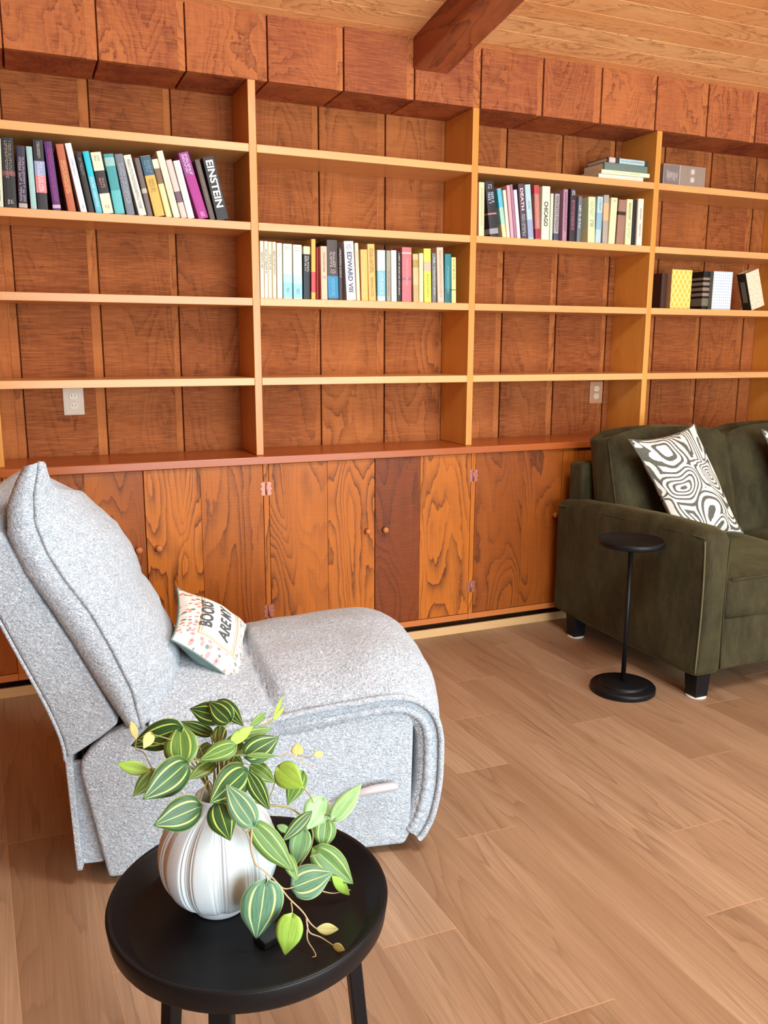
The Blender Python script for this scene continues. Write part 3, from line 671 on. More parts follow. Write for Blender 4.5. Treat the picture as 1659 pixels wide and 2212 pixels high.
# decorative covered books, fourth bay
Z3 = ZS[1]
def cover_mat(name, a, b_, kind):
    t = NT(name); tc = t.n('ShaderNodeTexCoord').outputs['Object']; sp = t.n('ShaderNodeSeparateXYZ'); t.set(sp.inputs[0], tc)
    if kind == 'lattice':
        u = t.math('ADD', t.math('MULTIPLY', sp.outputs[0], 34.0), t.math('MULTIPLY', sp.outputs[2], 22.0)); v = t.math('SUBTRACT', t.math('MULTIPLY', sp.outputs[0], 34.0), t.math('MULTIPLY', sp.outputs[2], 22.0))
        f1 = t.math('LESS_THAN', t.math('ABSOLUTE', t.math('SUBTRACT', t.math('FRACT', u), 0.5)), 0.13); f2 = t.math('LESS_THAN', t.math('ABSOLUTE', t.math('SUBTRACT', t.math('FRACT', v), 0.5)), 0.13)
        f = t.math('MAXIMUM', f1, f2)
    elif kind == 'dots':
        fx = t.math('SUBTRACT', t.math('FRACT', t.math('MULTIPLY', sp.outputs[0], 70.0)), 0.5); fz = t.math('SUBTRACT', t.math('FRACT', t.math('MULTIPLY', sp.outputs[2], 70.0)), 0.5)
        f = t.math('LESS_THAN', t.math('ADD', t.math('MULTIPLY', fx, fx), t.math('MULTIPLY', fz, fz)), 0.05)
    else:
        f = t.ramp(t.noise(tc, 110.0, 2.0, 0.6), [(0.45, G0), (0.6, G1)])
    t.set(t.b.inputs['Base Color'], t.mix(f, a, b_)); t.b.inputs['Roughness'].default_value = 0.6
    return t.m
def display_book(xl, xr, yt, col, mat, label, side, depth=0.035, lean=0.0, Yf=0.055):
    X0, X1 = xat(xl, Yf, Z3), xat(xr, Yf, Z3); h = ony(xl, yt, Yf).z - Z3; w_ = X1-X0
    mb = MB(); mb.box(0, w_, 0, 0.0025, 0, h); mb.box(0, w_, depth-0.0025, depth, 0, h); mb.box(-0.0005, 0.0025, 0.0001, depth-0.0001, 0, h)
    o = mb.build('book', mat, None, bevel=0.0006, seg=1); tag(o, label, 'book', 'decorative books standing face out')
    mb = MB(); mb.box(0.0028, w_-0.004, 0.0027, depth-0.0027, 0.003, h-0.003); mb.build('pages', M_PAGES, o)
    mb = MB(); mb.box(-0.0011, -0.0004, 0.0003, depth-0.0003, 0.0005, h-0.0005); mb.build('spine', paper(side), o)
    o.location = (X0, Yf, Z3+0.0005); o.rotation_euler = (0, lean, 0)
    return o
display_book(1447, 1490, 581.5, None, cover_mat('yellow_lattice_cover', rgb(216, 186, 66), rgb(238, 222, 140), 'lattice'), 'yellow lattice-patterned book standing face out on the far right bay shelf', (190, 140, 96), 0.05)
display_book(1536.5, 1577, 585.5, None, cover_mat('pale_dotted_cover', rgb(220, 226, 236), rgb(150, 176, 206), 'dots'), 'pale blue-white dotted book standing face out beside the striped black book', (126, 130, 122), 0.055)
def dark_book(xl, xr, yt, label, marks, col=(34, 30, 26), lean=0.0, th=0.028, Yf=0.075, band=()):
    X0, X1 = xat(xl, Yf, Z3), xat(xr, Yf, Z3); h = ony(xl, yt, Yf).z - Z3
    o = make_book((X0, Yf, Z3+0.0005), lean, X1-X0, 0.13, h, col, label, 'decorative books standing face out', band, None, marks, 5); return o
dark_book(1426, 1438, 590, 'dark brown book half hidden behind the yellow lattice book', None, (66, 38, 26))
dark_book(1515, 1529, 586, 'black book with pale spine stripes, left of the dotted book', None, (28, 26, 22), band=[(.10, .30, (120, 110, 92)), (.36, .44, (150, 130, 112)), (.50, .58, (150, 130, 112)), (.64, .72, (150, 130, 112)), (.78, .84, (150, 130, 112))])
# leaning cream-covered book with black spine
Yf = 0.05; X0 = xat(1624, Yf, Z3); X1 = xat(1653, Yf, Z3); T = ony(1611, 592, Yf); hh = math.hypot(T.x-X0, T.z-Z3); lean = math.atan2(X0-T.x, T.z-Z3)
dp = 0.06
mb = MB(); w_ = (X1-X0)*math.cos(lean)
mb.box(0, w_, 0, 0.003, 0, hh); mb.box(0, w_, dp-0.003, dp, 0, hh)
o = mb.build('book', cover_mat('cream_textured_cover', rgb(232, 220, 192), rgb(206, 190, 158), 'grain'), None, bevel=0.0006, seg=1)
tag(o, 'cream-covered book with black spine leaning left on the far right bay shelf', 'book', 'decorative books standing face out')
mb = MB(); mb.box(-0.004, 0.0, 0.0, dp, 0, hh); mb.build('spine', paper((38, 40, 34)), o, bevel=0.001)
mb = MB(); mb.box(-0.0048, -0.0038, dp*0.25, dp*0.75, hh*.22, hh*.78); mb.build('spine_label', paper((120, 108, 96)), o)
mb = MB(); mb.box(0.0004, w_-0.003, 0.0032, dp-0.0032, 0.003, hh-0.003); mb.build('pages', M_PAGES, o)
o.location = (X0, Yf, Z3+0.0022); o.rotation_euler = (0, -lean, 0)

# ------------------------------------------------------------------ cushions
class Pillow:
    def __init__(s, TL, TR, BR, BL, T, ear=0.04, bow=0.055, power=0.55):
        s.c = [Vector(q) for q in (TL, TR, BR, BL)]; s.T = T; s.ear = ear; s.bow = bow; s.power = power
        s.nrm = (s.c[1]-s.c[0]).cross(s.c[3]-s.c[0]).normalized()*-1.0     # towards the viewer side
        s.cen = sum(s.c, Vector())/4
    def flat(s, u, v):      # v: 0 bottom, 1 top
        a, b = s.c[3].lerp(s.c[2], u), s.c[0].lerp(s.c[1], u); p = a.lerp(b, v)
        x, y = 2*u-1, 2*v-1
        k = s.bow*(1-x*x)*abs(y)**3; k2 = s.bow*(1-y*y)*abs(x)**3
        ux = (s.c[1]-s.c[0]); uy = (s.c[0]-s.c[3])
        p = p - uy*(k*(1 if y > 0 else -1)) - ux*(k2*(1 if x > 0 else -1))
        e = (abs(x)*abs(y))**6*s.ear
        return p + (p-s.cen)*e
    def surf(s, u, v, side=1, d=0.0):
        x, y = 2*u-1, 2*v-1
        m = max(0.0, (1-x*x)*(1-y*y))**s.power
        wr = 0.006*mnoise.noise(Vector((u*4+side*7, v*4, s.T*50)))*min(1, m*3)
        return s.flat(u, v) + s.nrm*(side*(s.T/2*m + wr) + d*side)
    def half(s, side, N=28):
        mb = MB(); rows, uvs = [], []
        for i in range(N+1):
            v = i/N; rows.append([s.surf(j/N, v, side) for j in range(N+1)]); uvs.append([(j/N, v) for j in range(N+1)])
        mb.grid(rows, uvs=uvs); return mb
    def rim(s, n=20):
        L = [(i/n, 0) for i in range(n)] + [(1, i/n) for i in range(n)] + [(1-i/n, 1) for i in range(n)] + [(0, 1-i/n) for i in range(n)]
        return [s.flat(u, v) for u, v in L]

# ------------------------------------------------------------------ light grey recliner
R0 = Vector((0.113, -1.397, 0)); RA = math.radians(-11.592)
rec = thing('recliner', 'light grey chenille armless recliner with tall padded back and side release lever', 'armchair', R0, RA)
WR = 0.75
SP = [(.13, .425), (.22, .415), (.30, .413), (.42, .423), (.528, .440), (.666, .455), (.755, .462), (.815, .452), (.858, .425), (.882, .39), (.893, .35), (.896, .305), (.893, .203), (.876, .111), (.852, .058), (.836, .040)]
sp3 = smooth_path([(p[0], 0, p[1]) for p in SP], 9)
def nrm2(i):
    a_ = sp3[max(i-1, 0)]; b_ = sp3[min(i+1, len(sp3)-1)]; d = (b_-a_).normalized(); return Vector((-d.z, 0, d.x))   # outward (up / forward)
def seat_pt(i, v, lift=0.0):
    p = sp3[i]; n_ = nrm2(i); a_ = p.x
    fr = max(0.0, min(1.0, (p.z-0.30)/0.13)) if a_ > 0.8 else 1.0
    cr = (0.062*fr + 0.012)*(1-abs(2*v-1)**3.2)
    if p.z > .38 and a_ < .8:
        cr += 0.034*(1-abs(2*v-1)**3)*math.exp(-((a_-0.20)/0.20)**2)
        ln_ = 0.452 - 0.085*v + 0.05*(v-.5)**2
        cr -= 0.030*(1-abs(2*v-1)**5)*math.exp(-((a_-ln_)/0.013)**2) + (0.010*(1-abs(2*v-1)**5) if a_ < ln_ else 0)
    cr += 0.0035*mnoise.noise(Vector((a_*9, v*6, 2.0)))*(1-abs(2*v-1)**4)*2
    q = p + n_*(cr+lift); return (q.x, lerp(-0.006, WR+0.006, v), q.z)
mb = MB(); rows = []; NV = 26; TH = 0.062
for i in range(len(sp3)):
    n_ = nrm2(i); ring = [seat_pt(i, j/NV) for j in range(NV+1)]
    inn = sp3[i] - n_*TH
    ring += [(inn.x, lerp(WR-0.004, 0.004, j/6), inn.z) for j in range(7)]
    rows.append(ring)
V = mb.grid(rows, closed_u=True); mb.face(list(reversed(V[0]))); mb.face(V[-1])
sc_ = mb.build('seat_cushion', M_CHEN, rec)
for s in (-1, 1):
    mb = MB(); yb = -0.008 if s < 0 else WR+0.008
    mb.tube([(p.x+nrm2(i).x*0.001, yb, p.z+nrm2(i).z*0.001) for i, p in enumerate(sp3)], 0.0085, 10); mb.build('piping', M_CHEN, sc_)
    mb = MB(); yb = 0.0015 if s < 0 else WR-0.0015
    pts = []
    for i, p in enumerate(sp3):
        if p.x > 0.34: q = p - nrm2(i)*0.034; pts.append((q.x, yb, q.z))
    mb.tube(pts, [(0.0125+0.0016*math.sin(i*1.9)+0.0010*math.sin(i*3.7))*min(1, 0.1+i/25) for i in range(len(pts))], 10); mb.build('gathered_edge', M_CHEN, sc_)
# side panels
PP = [(.012, .022), (-.012, .16), (-.040, .325), (-.036, .352), (-.012, .383), (.03, .418), (.069, .434), (.16, .425), (.30, .392), (.40, .378), (.504, .380), (.60, .396), (.677, .412), (.775, .418), (.812, .408), (.822, .380), (.816, .055), (.800, .022)]
for s in (0, 1):
    mb = MB(); y0 = 0.0 if s == 0 else WR-0.042
    mb.prism([(p[0], y0, p[1]) for p in PP], (0, 0.042, 0)); mb.build('side_panel', M_CHEN, rec, bevel=0.011, seg=4, smooth=True)
mb = MB(); mb.box(0.05, 0.79, 0.045, WR-0.045, 0.03, 0.372); mb.box(0.03, 0.105, 0.040, 0.600, 0.373, 0.436); mb.box(-0.04, 0.049, 0.045, 0.63, 0.30, 0.40); mb.build('inner_frame', M_BLACK, rec)
mb = MB(); mb.hexa([(-0.066, 0.012, 0.045), (-0.052, 0.012, 0.045), (-0.052, WR-0.012, 0.045), (-0.066, WR-0.012, 0.045), (-0.078, 0.012, 0.40), (-0.060, 0.012, 0.40), (-0.060, WR-0.012, 0.40), (-0.078, WR-0.012, 0.40)])
mb.box(-0.062, 0.0, 0.03, 0.045, 0.052, 0.34)
mb.build('rear_flap', M_CHEN, rec, bevel=0.003)
# feet
for fx in (0.06, 0.76):
    for fy in (0.05, WR-0.09):
        mb = MB(); mb.lathe([(0.0001, 0.0), (0.018, 0.0), (0.020, 0.031), (0.0001, 0.031)], (fx, fy+0.02, 0), 16); mb.build('foot', M_BLACK, rec)
# back shell
WB = 0.655
SH = [(.066, .446), (.020, .412-.0), (-.030, .380), (-.064, .360), (-.070, .414), (-.097, .502), (-.142, .614), (-.195, .746), (-.245, .875), (-.258, .925), (-.246, .950), (-.220, .958), (-.185, .956), (-.168, .948), (-.163, .935), (-.129, .867), (-.093, .777), (-.035, .671), (.029, .536)]
mb = MB(); mb.prism([(p[0]-0.006, 0.0, p[1]) for p in SH], (0, WB, 0)); bs = mb.build('back_shell', M_CHEN, rec, bevel=0.012, seg=4, smooth=True)
mb = MB(); mb.tube(smooth_path([(p[0]-0.009, 0.002, p[1]) for p in SH[3:11]], 4), 0.0045, 8); mb.build('piping', M_CHEN, bs)
# back cushion
ST_ = [(0.0, .118, .440, .080, .440), (.10, .101, .54, .029, .536), (.25, .055, .659, -.035, .671), (.38, .015, .747, -.080, .76), (.50, -.038, .831, -.129, .847), (.62, -.072, .897, -.150, .905), (.74, -.092, .963, -.163, .945), (.86, -.100, 1.025, -.158, 1.0), (.95, -.095, 1.060, -.135, 1.045), (1.0, -.095, 1.078, -.115, 1.073)]
BUL = [(0, .085), (.05, .118), (.12, .118), (.22, .104), (.30, .092), (.36, .098), (.45, .125), (.58, .140), (.70, .115), (.86, .075), (1, .020)]
def bc(s, v, side):
    """side 1 = front surface, -1 = back; the top edge falls away from the near corner, which stands up as a soft ear"""
    sa, sz, ga, gz = interp(ST_, s)
    e = (1-abs(2*v-1)**2.6)*(1-.30*v)
    B = interp(BUL, s)[0]
    sag = -0.148*max(0, (s-.35)/.65)**1.2*v**0.9
    ear = 0.040*max(0, (s-.78)/.22)**0.8*math.exp(-((v-0.03)/0.095)**2)
    if side > 0:
        wr = 0.005*mnoise.noise(Vector((v*5, s*8, 0.0)))*e
        # gathered pull lines near the lumbar seam
        wr -= 0.010*e*math.exp(-((s-.315-.03*math.sin(v*5))/.018)**2)*min(1, max(0, (v-.35)/.2))
        dz = -0.02*e if s < .2 else 0.0
        fr = min(1, max(0, (s-.9)/.1))
        return (sa + (B+wr)*e*0.93 + ear*0.5, lerp(-0.010, WB, v), sz + (B+wr)*e*0.30*(1-fr) + dz + sag + ear)
    return (ga, lerp(-0.006, WB-0.006, v), gz + sag + ear*0.85)
mb = MB(); rows = []; NS = 70; NVV = 34
for i in range(NS+1):
    s = i/NS; ring = [bc(s, j/NVV, 1) for j in range(NVV+1)]
    f1, g1 = Vector(ring[-1]), Vector(bc(s, 1, -1)); f0, g0 = Vector(ring[0]), Vector(bc(s, 0, -1))
    ring += [tuple(f1.lerp(g1, t_) + Vector((0, 0.016*math.sin(PI*t_), 0))) for t_ in (.2, .4, .6, .8)]
    ring += [bc(s, 1-j/8, -1) for j in range(9)]
    ring += [tuple(g0.lerp(f0, t_) - Vector((0, 0.016*math.sin(PI*t_), 0))) for t_ in (.2, .4, .6, .8)]
    rows.append(ring)
V = mb.grid(rows, closed_u=True); mb.face(list(reversed(V[0]))); mb.face(V[-1])
bcu = mb.build('back_cushion', M_CHEN, rec)
for v_ in (0.0, 1.0):
    mb = MB(); pts = [bc(i/40, v_, 1) for i in range(41)]
    mb.tube([(p[0]+0.001, p[1]+(-0.002 if v_ == 0 else 0.002), p[2]) for p in pts], 0.0065, 8); mb.build('piping', M_CHEN, bcu)
# padded roll along the top of the shell behind the cushion
mb = MB(); prof = [(-.262, .925), (-.272, .965), (-.262, 1.000), (-.235, 1.022), (-.200, 1.024), (-.172, 1.000), (-.163, .955), (-.170, .925)]
rows = []
for i in range(25):
    v_ = i/24; k_ = 1-abs(2*v_-1)**6*0.5; rows.append([(lerp(-.215, p[0], k_), lerp(0.012, WB-0.012, v_), lerp(.945, p[1], k_)) for p in prof])
V = mb.grid(rows, closed_u=True); mb.face(list(reversed(V[0]))); mb.face(V[-1]); mb.build('head_roll', M_CHEN, rec)
# release lever
mb = MB(); pts = smooth_path([(.585, -.010, .160), (.60, -.022, .176), (.655, -.028, .203), (.70, -.028, .212), (.75, -.028, .216), (.772, -.027, .216)], 4)
n = len(pts); mb.tube(pts, [0.0055+0.0075*math.sin(PI*min(1, max(0, (i/n-.35)/.65)))**0.7 if i/n > .35 else 0.0055 for i in range(n)], 12)
mb.lathe([(0.0001, 0), (0.016, 0), (0.016, 0.006), (0.0001, 0.006)], (0, 0, 0), 16)
for v in mb.bm.verts:
    if v.co.length < 0.03: v.co = Vector((v.co.x+.585, -0.001-v.co.z, v.co.y+.160))
mb.build('release_lever', M_GREYPLASTIC, rec, recalc=True)

# ------------------------------------------------------------------ little slogan pillow on the recliner
def loc2w(a_, b_, z_):
    c_, s_ = math.cos(RA), math.sin(RA); return Vector((R0.x + a_*c_ - b_*s_, R0.y + a_*s_ + b_*c_, z_))
def mat_floral():
    t = NT('printed_cream_cotton'); uv = t.n('ShaderNodeTexCoord').outputs['UV']; sp = t.n('ShaderNodeSeparateXYZ'); t.set(sp.inputs[0], uv)
    u, v = sp.outputs[0], sp.outputs[1]
    eu = t.math('MINIMUM', u, t.math('SUBTRACT', 1.0, u)); ev = t.math('MULTIPLY', t.math('MINIMUM', v, t.math('SUBTRACT', 1.0, v)), 0.62)
    e = t.math('MINIMUM', eu, ev)
    inb = t.math('LESS_THAN', e, 0.135); line = t.math('MULTIPLY', t.math('GREATER_THAN', e, 0.140), t.math('LESS_THAN', e, 0.156)); line2 = t.math('MULTIPLY', t.math('GREATER_THAN', e, 0.166), t.math('LESS_THAN', e, 0.172))
    vo = t.n('ShaderNodeTexVoronoi', feature='F1'); t.set(vo.inputs['Vector'], t.mapping(uv, (22, 14, 1))); vo.inputs['Scale'].default_value = 1.0; vo.inputs['Randomness'].default_value = 0.7
    d, pc = vo.outputs['Distance'], vo.outputs['Color']; sepc = t.n('ShaderNodeSeparateColor'); t.set(sepc.inputs[0], pc)
    fc = t.ramp(sepc.outputs[0], [(0.0, rgb(222, 150, 128)), (0.34, rgb(236, 184, 160)), (0.35, rgb(120, 142, 130)), (0.62, rgb(150, 164, 176)), (0.63, rgb(226, 160, 160)), (1.0, rgb(214, 190, 130))], 'CONSTANT')
    petal = t.math('LESS_THAN', d, 0.42); ctr = t.math('LESS_THAN', d, 0.13)
    c = t.mix(t.math('MULTIPLY', petal, inb), rgb(244, 242, 234), fc); c = t.mix(t.math('MULTIPLY', ctr, inb), c, rgb(150, 96, 84))
    c = t.mix(line, c, rgb(206, 172, 120)); c = t.mix(line2, c, rgb(150, 150, 130))
    t.set(t.b.inputs['Base Color'], c); t.b.inputs['Roughness'].default_value = 0.9; t.b.inputs['Specular IOR Level'].default_value = 0.1
    return t.m
M_SAGE = plain('sage_velvet', rgb(112, 134, 130), 0.8, var=0.12, bumpscale=90, bumpamt=0.3)
B_, A_, C_, D_ = loc2w(.190, .180, .597), loc2w(.196, .505, .646), loc2w(.402, .540, .505), loc2w(.366, .165, .452)
sp_ = Pillow(B_, A_, C_, D_, 0.120, 0.03, 0.05)
pb = sp_.half(-1).build('throw_pillow', M_SAGE, None)
tag(pb, 'small floral-edged slogan pillow with sage back lying on the recliner seat', 'pillow')
pf = sp_.half(1).build('printed_front', mat_floral(), pb)
mb = MB(); mb.tube(sp_.rim(), 0.003, 6, closed=True); mb.build('seam', M_SAGE, pb)
M_INK = plain('dark_grey_print', rgb(84, 90, 92), 0.8)
for (s_, u0, u1, v0, v1) in (('BOOKS', .26, .74, .62, .78), ('ARE MY', .22, .78, .36, .52)):
    mb = MB(); text_bm(s_, 1.0, 1.0, mb, lambda u, v, dd: tuple(sp_.surf(lerp(u0, u1, u), lerp(v0, v1, v), 1, 0.0006+dd)), 0.0008)
    mb.build('lettering', M_INK, pf)

# ------------------------------------------------------------------ olive sofa
SX, SY0, SY1 = 2.360, -0.105, -1.085
sofa = thing('sofa', 'dark olive green velvet sofa with square arms and tufted back cushions by the bookcase', 'sofa', (SX, SY1, 0))
SWID, AW = 1.62, 0.135
def sl(x, y, z): return (x-SX, y-SY1, z)
def softbox(mb, x0, x1, y0, y1, z0, z1, nx=10, ny=8, nz=6, puff=(0, 0, 0), e=4, noise=0.0, sd=0.0, fn=None):
    """box whose faces bulge softly; shared closed surface"""
    def P(i, j, k):
        u, v, w_ = 2*i/nx-1, 2*j/ny-1, 2*k/nz-1
        x = lerp(x0, x1, i/nx) + (1 if u > 0 else -1)*(abs(u) > .999)*puff[0]*(1-abs(v)**e)*(1-abs(w_)**e)
        y = lerp(y0, y1, j/ny) + (1 if v > 0 else -1)*(abs(v) > .999)*puff[1]*(1-abs(u)**e)*(1-abs(w_)**e)
        z = lerp(z0, z1, k/nz) + (1 if w_ > 0 else -1)*(abs(w_) > .999)*puff[2]*(1-abs(u)**e)*(1-abs(v)**e)
        if noise:
            q = Vector((x*5+sd, y*5, z*5)); x += noise*mnoise.noise(q); y += noise*mnoise.noise(q+Vector((9, 0, 0))); z += noise*mnoise.noise(q+Vector((0, 9, 0)))
        p = (x, y, z)
        return fn(*p) if fn else p
    cache = {}
    def V(i, j, k):
        if (i, j, k) not in cache: cache[(i, j, k)] = mb.v(P(i, j, k))
        return cache[(i, j, k)]
    for i in range(nx):
        for j in range(ny):
            mb.face([V(i, j, 0), V(i, j+1, 0), V(i+1, j+1, 0), V(i+1, j, 0)], smooth=True); mb.face([V(i, j, nz), V(i+1, j, nz), V(i+1, j+1, nz), V(i, j+1, nz)], smooth=True)
    for i in range(nx):
        for k in range(nz):
            mb.face([V(i, 0, k), V(i+1, 0, k), V(i+1, 0, k+1), V(i, 0, k+1)], smooth=True); mb.face([V(i, ny, k), V(i, ny, k+1), V(i+1, ny, k+1), V(i+1, ny, k)], smooth=True)
    for j in range(ny):
        for k in range(nz):
            mb.face([V(0, j, k), V(0, j, k+1), V(0, j+1, k+1), V(0, j+1, k)], smooth=True); mb.face([V(nx, j, k), V(nx, j+1, k), V(nx, j+1, k+1), V(nx, j, k+1)], smooth=True)
def arm_top(y): # height of the arm along its length
    return interp([(0, .690), (.25, .684), (.6, .672), (1, .648)], (y-SY1)/(SY0-SY1))[0]
D = SY0-SY1
for s in (0, 1):
    x0 = 0 if s == 0 else SWID-AW
    mb = MB()
    def af(x, y, z):
        zt = arm_top(y+SY1); k = (z-0.112)/(0.67-0.112); z2 = 0.112 + k*(zt-0.112)
        fl_ = 0.016*math.sin(PI*min(1, max(0, k)))*(-1)
        cx_ = x0+AW/2
        xx = cx_ + (x-cx_)*(1 + (fl_*0.6)/AW*2*(1 if y < 0.1 else 0.3))
        cn = min(1.0, abs(x-cx_)/(AW/2)); z2 -= 0.026*cn**5*max(0, k)**6; z2 -= 0.016*max(0, 1-y/0.05)*max(0, k)**8
        return (xx, y + 0.012*cn**6*max(0, 1-y/0.1), z2)
    softbox(mb, x0, x0+AW, 0, D, 0.106, 0.67, 6, 14, 10, (0.008, 0.012, 0.014), 4, 0.005, 1.0+s, af)
    am = mb.build('arm', M_VELVET, sofa, bevel=0.020, seg=4, smooth=True)
    # welting round the front face of the arm
    for sx_ in (0.004, AW-0.004):
        mb = MB(); pts = [Vector(af(x0+sx_, 0.0, lerp(0.12, 0.665, k/14))) + Vector((-0.002 if sx_ < .05 else 0.002, -0.003, 0)) for k in range(15)]
        mb.tube(pts, 0.0036, 8); mb.build('piping', M_WELT if (sx_ < .05) == (s == 0) else M_VELVET, am)
    mb = MB(); mb.tube([(x0+0.004, 0.01+(D-0.03)*k/14, arm_top(SY1+0.01+(D-0.03)*k/14)-0.026) for k in range(15)], 0.0045, 8); mb.build('piping', M_VELVET, am)
mb = MB(); softbox(mb, AW+0.001, SWID-AW-0.001, 0.012, D-0.10, 0.112, 0.325, 14, 6, 4, (0, 0.008, 0), 4, 0.003, 4.0); mb.build('front_rail', M_VELVET, sofa, bevel=0.01, seg=3, smooth=True)
mb = MB(); softbox(mb, 0.055, SWID-0.055, D-0.12, D-0.005, 0.20, 0.835, 12, 4, 6, (0.0, 0.006, 0.008), 4, 0.003, 5.0); mb.build('back_frame', M_VELVET, sofa, bevel=0.02, seg=3, smooth=True)
SW2 = (SWID-2*AW)/2
for i in (0, 1):
    x0 = AW+0.002+i*SW2
    mb = MB(); softbox(mb, x0, x0+SW2-0.004, 0.004, D-0.20, 0.330, 0.490, 16, 14, 4, (0.002, 0.012, 0.026), 6, 0.004, 7.0+i*3)
    sc2 = mb.build('seat_cushion', M_VELVET, sofa, bevel=0.012, seg=3, smooth=True)
    mb = MB(); mb.tube([(x0+0.008+(SW2-0.02)*k/12, -0.002, 0.488) for k in range(13)], 0.0045, 8); mb.build('piping', M_VELVET, sc2)
# tufted back cushions
BX = [0.082, 0.778, 1.538]
for i in (0, 1):
    x0, x1 = BX[i]+0.003, BX[i+1]-0.003; N1, N2 = 30, 24
    def front(u, v):
        x, y_ = 2*u-1, 2*v-1
        m = ((1-x*x)*(1-y_*y_))**0.35
        bul = 0.055*m
        du, dv = (u-0.52)*(x1-x0), (v-0.54)*0.46
        r_ = math.hypot(du, dv); ang = math.atan2(dv, du)
        bul -= 0.060*math.exp(-(r_/0.045)**2) + 0.022*math.exp(-(r_/0.16)**2)
        bul += 0.007*math.sin(ang*7+1.3*i)*math.exp(-((r_-0.11)/0.09)**2)
        bul += 0.006*mnoise.noise(Vector((u*6+i*5, v*6, 3)))*m
        z = lerp(0.495, 0.985+0.022*(1-x*x) - 0.030*abs(x)**8, v)
        yb = lerp(D-0.385, D-0.255, v)     # leans back
        return Vector((lerp(x0, x1, u), yb-bul, z))
    def back(u, v):
        p = front(u, v); x, y_ = 2*u-1, 2*v-1
        yy = lerp(D-0.215, D-0.120, v) + 0.015*((1-x*x)*(1-y_*y_))**0.5
        return Vector((p.x, yy, lerp(0.495, 0.985+0.022*(1-x*x)-0.030*abs(x)**8, v)))
    mb = MB(); rows = []
    for j in range(N2+1):
        v = j/N2; ring = [front(k/N1, v) for k in range(N1+1)]
        a0, b0 = ring[-1], back(1, v); ring += [a0.lerp(b0, t_)+Vector((0.012*math.sin(PI*t_), 0, 0)) for t_ in (.25, .5, .75)]
        ring += [back(1-k/10, v) for k in range(11)]
        a1, b1 = back(0, v), front(0, v); ring += [a1.lerp(b1, t_)-Vector((0.012*math.sin(PI*t_), 0, 0)) for t_ in (.25, .5, .75)]
        rows.append(ring)
    Vv = mb.grid(rows, closed_u=True)
    mb.face(list(reversed(Vv[0]))); mb.face(Vv[-1])
    bq = mb.build('back_cushion', M_VELVET, sofa)
    mb = MB(); mb.lathe([(0.0001, 0.004), (0.010, 0.003), (0.013, 0), (0.0001, -0.003)], (0, 0, 0), 14); c_ = front(0.52, 0.54)
    for v in mb.bm.verts: v.co = Vector((v.co.x+c_.x, c_.y-v.co.z-0.001, v.co.y+c_.z))
    mb.build('tuft_button', M_VELVET, bq)
    for u_ in (0.0, 1.0):
        mb = MB(); mb.tube([front(u_, k/14) for k in range(15)], 0.0045, 8); mb.build('piping', M_VELVET, bq)
    mb = MB(); mb.tube([front(k/16, 1.0) for k in range(17)], 0.0045, 8); mb.build('piping', M_VELVET, bq)
M_FELT = plain('white_felt_pad', rgb(220, 210, 196), 0.9)
for fx, fy in ((0.062, 0.052), (0.040, D-0.145), (SWID-0.062, 0.052), (SWID-0.040, D-0.145)):
    if True:
        mb = MB(); mb.hexa([(fx-0.030, fy-0.030, 0.006), (fx+0.030, fy-0.030, 0.006), (fx+0.030, fy+0.030, 0.006), (fx-0.030, fy+0.030, 0.006), (fx-0.036, fy-0.036, 0.113), (fx+0.036, fy-0.036, 0.113), (fx+0.036, fy+0.036, 0.113), (fx-0.036, fy+0.036, 0.113)])
        lg = mb.build('leg', M_BLACK, sofa, bevel=0.002)
        mb = MB(); mb.lathe([(0.0001, 0.0003), (0.040, 0.0003), (0.040, 0.0058), (0.0001, 0.0058)], (fx, fy, 0), 24); mb.build('felt_pad', M_FELT, lg)

# patterned pillows on the sofa
def mat_maze():
    t = NT('white_with_charcoal_maze_lines'); uv = t.n('ShaderNodeTexCoord').outputs['UV']
    w1 = t.n('ShaderNodeTexNoise'); t.set(w1.inputs['Vector'], uv); w1.inputs['Scale'].default_value = 2.6; w1.inputs['Detail'].default_value = 0.0
    wv = t.n('ShaderNodeVectorMath', operation='SCALE'); t.set(wv.inputs[0], w1.outputs['Color']); wv.inputs['Scale'].default_value = 0.42
    wa = t.n('ShaderNodeVectorMath', operation='ADD'); t.set(wa.inputs[0], uv); t.set(wa.inputs[1], wv.outputs[0])
    vo = t.n('ShaderNodeTexVoronoi', feature='F1', distance='MINKOWSKI'); t.set(vo.inputs['Vector'], t.mapping(wa.outputs[0], (2.5, 3.0, 1))); vo.inputs['Scale'].default_value = 1.0; vo.inputs['Randomness'].default_value = 0.9; vo.inputs['Exponent'].default_value = 3.2
    tri = t.math('ABSOLUTE', t.math('SUBTRACT', t.math('FRACT', t.math('MULTIPLY', vo.outputs['Distance'], 8.2)), 0.5))
    edge = t.noise(uv, 60.0, 2.0, 0.6)
    ln = t.math('LESS_THAN', tri, t.math('ADD', 0.215, t.math('MULTIPLY', t.math('SUBTRACT', edge, 0.5), 0.18)))
    c = t.mix(ln, rgb(226, 218, 206), t.mix(edge, rgb(58, 60, 54), rgb(120, 118, 108)))
    t.set(t.b.inputs['Base Color'], c); t.b.inputs['Roughness'].default_value = 0.9; t.b.inputs['Specular IOR Level'].default_value = 0.1
    t.bump(t.math('ADD', t.math('MULTIPLY', ln, -0.6), t.math('MULTIPLY', edge, 0.4)), 0.4, 0.003)
    return t.m
M_MAZE = mat_maze()
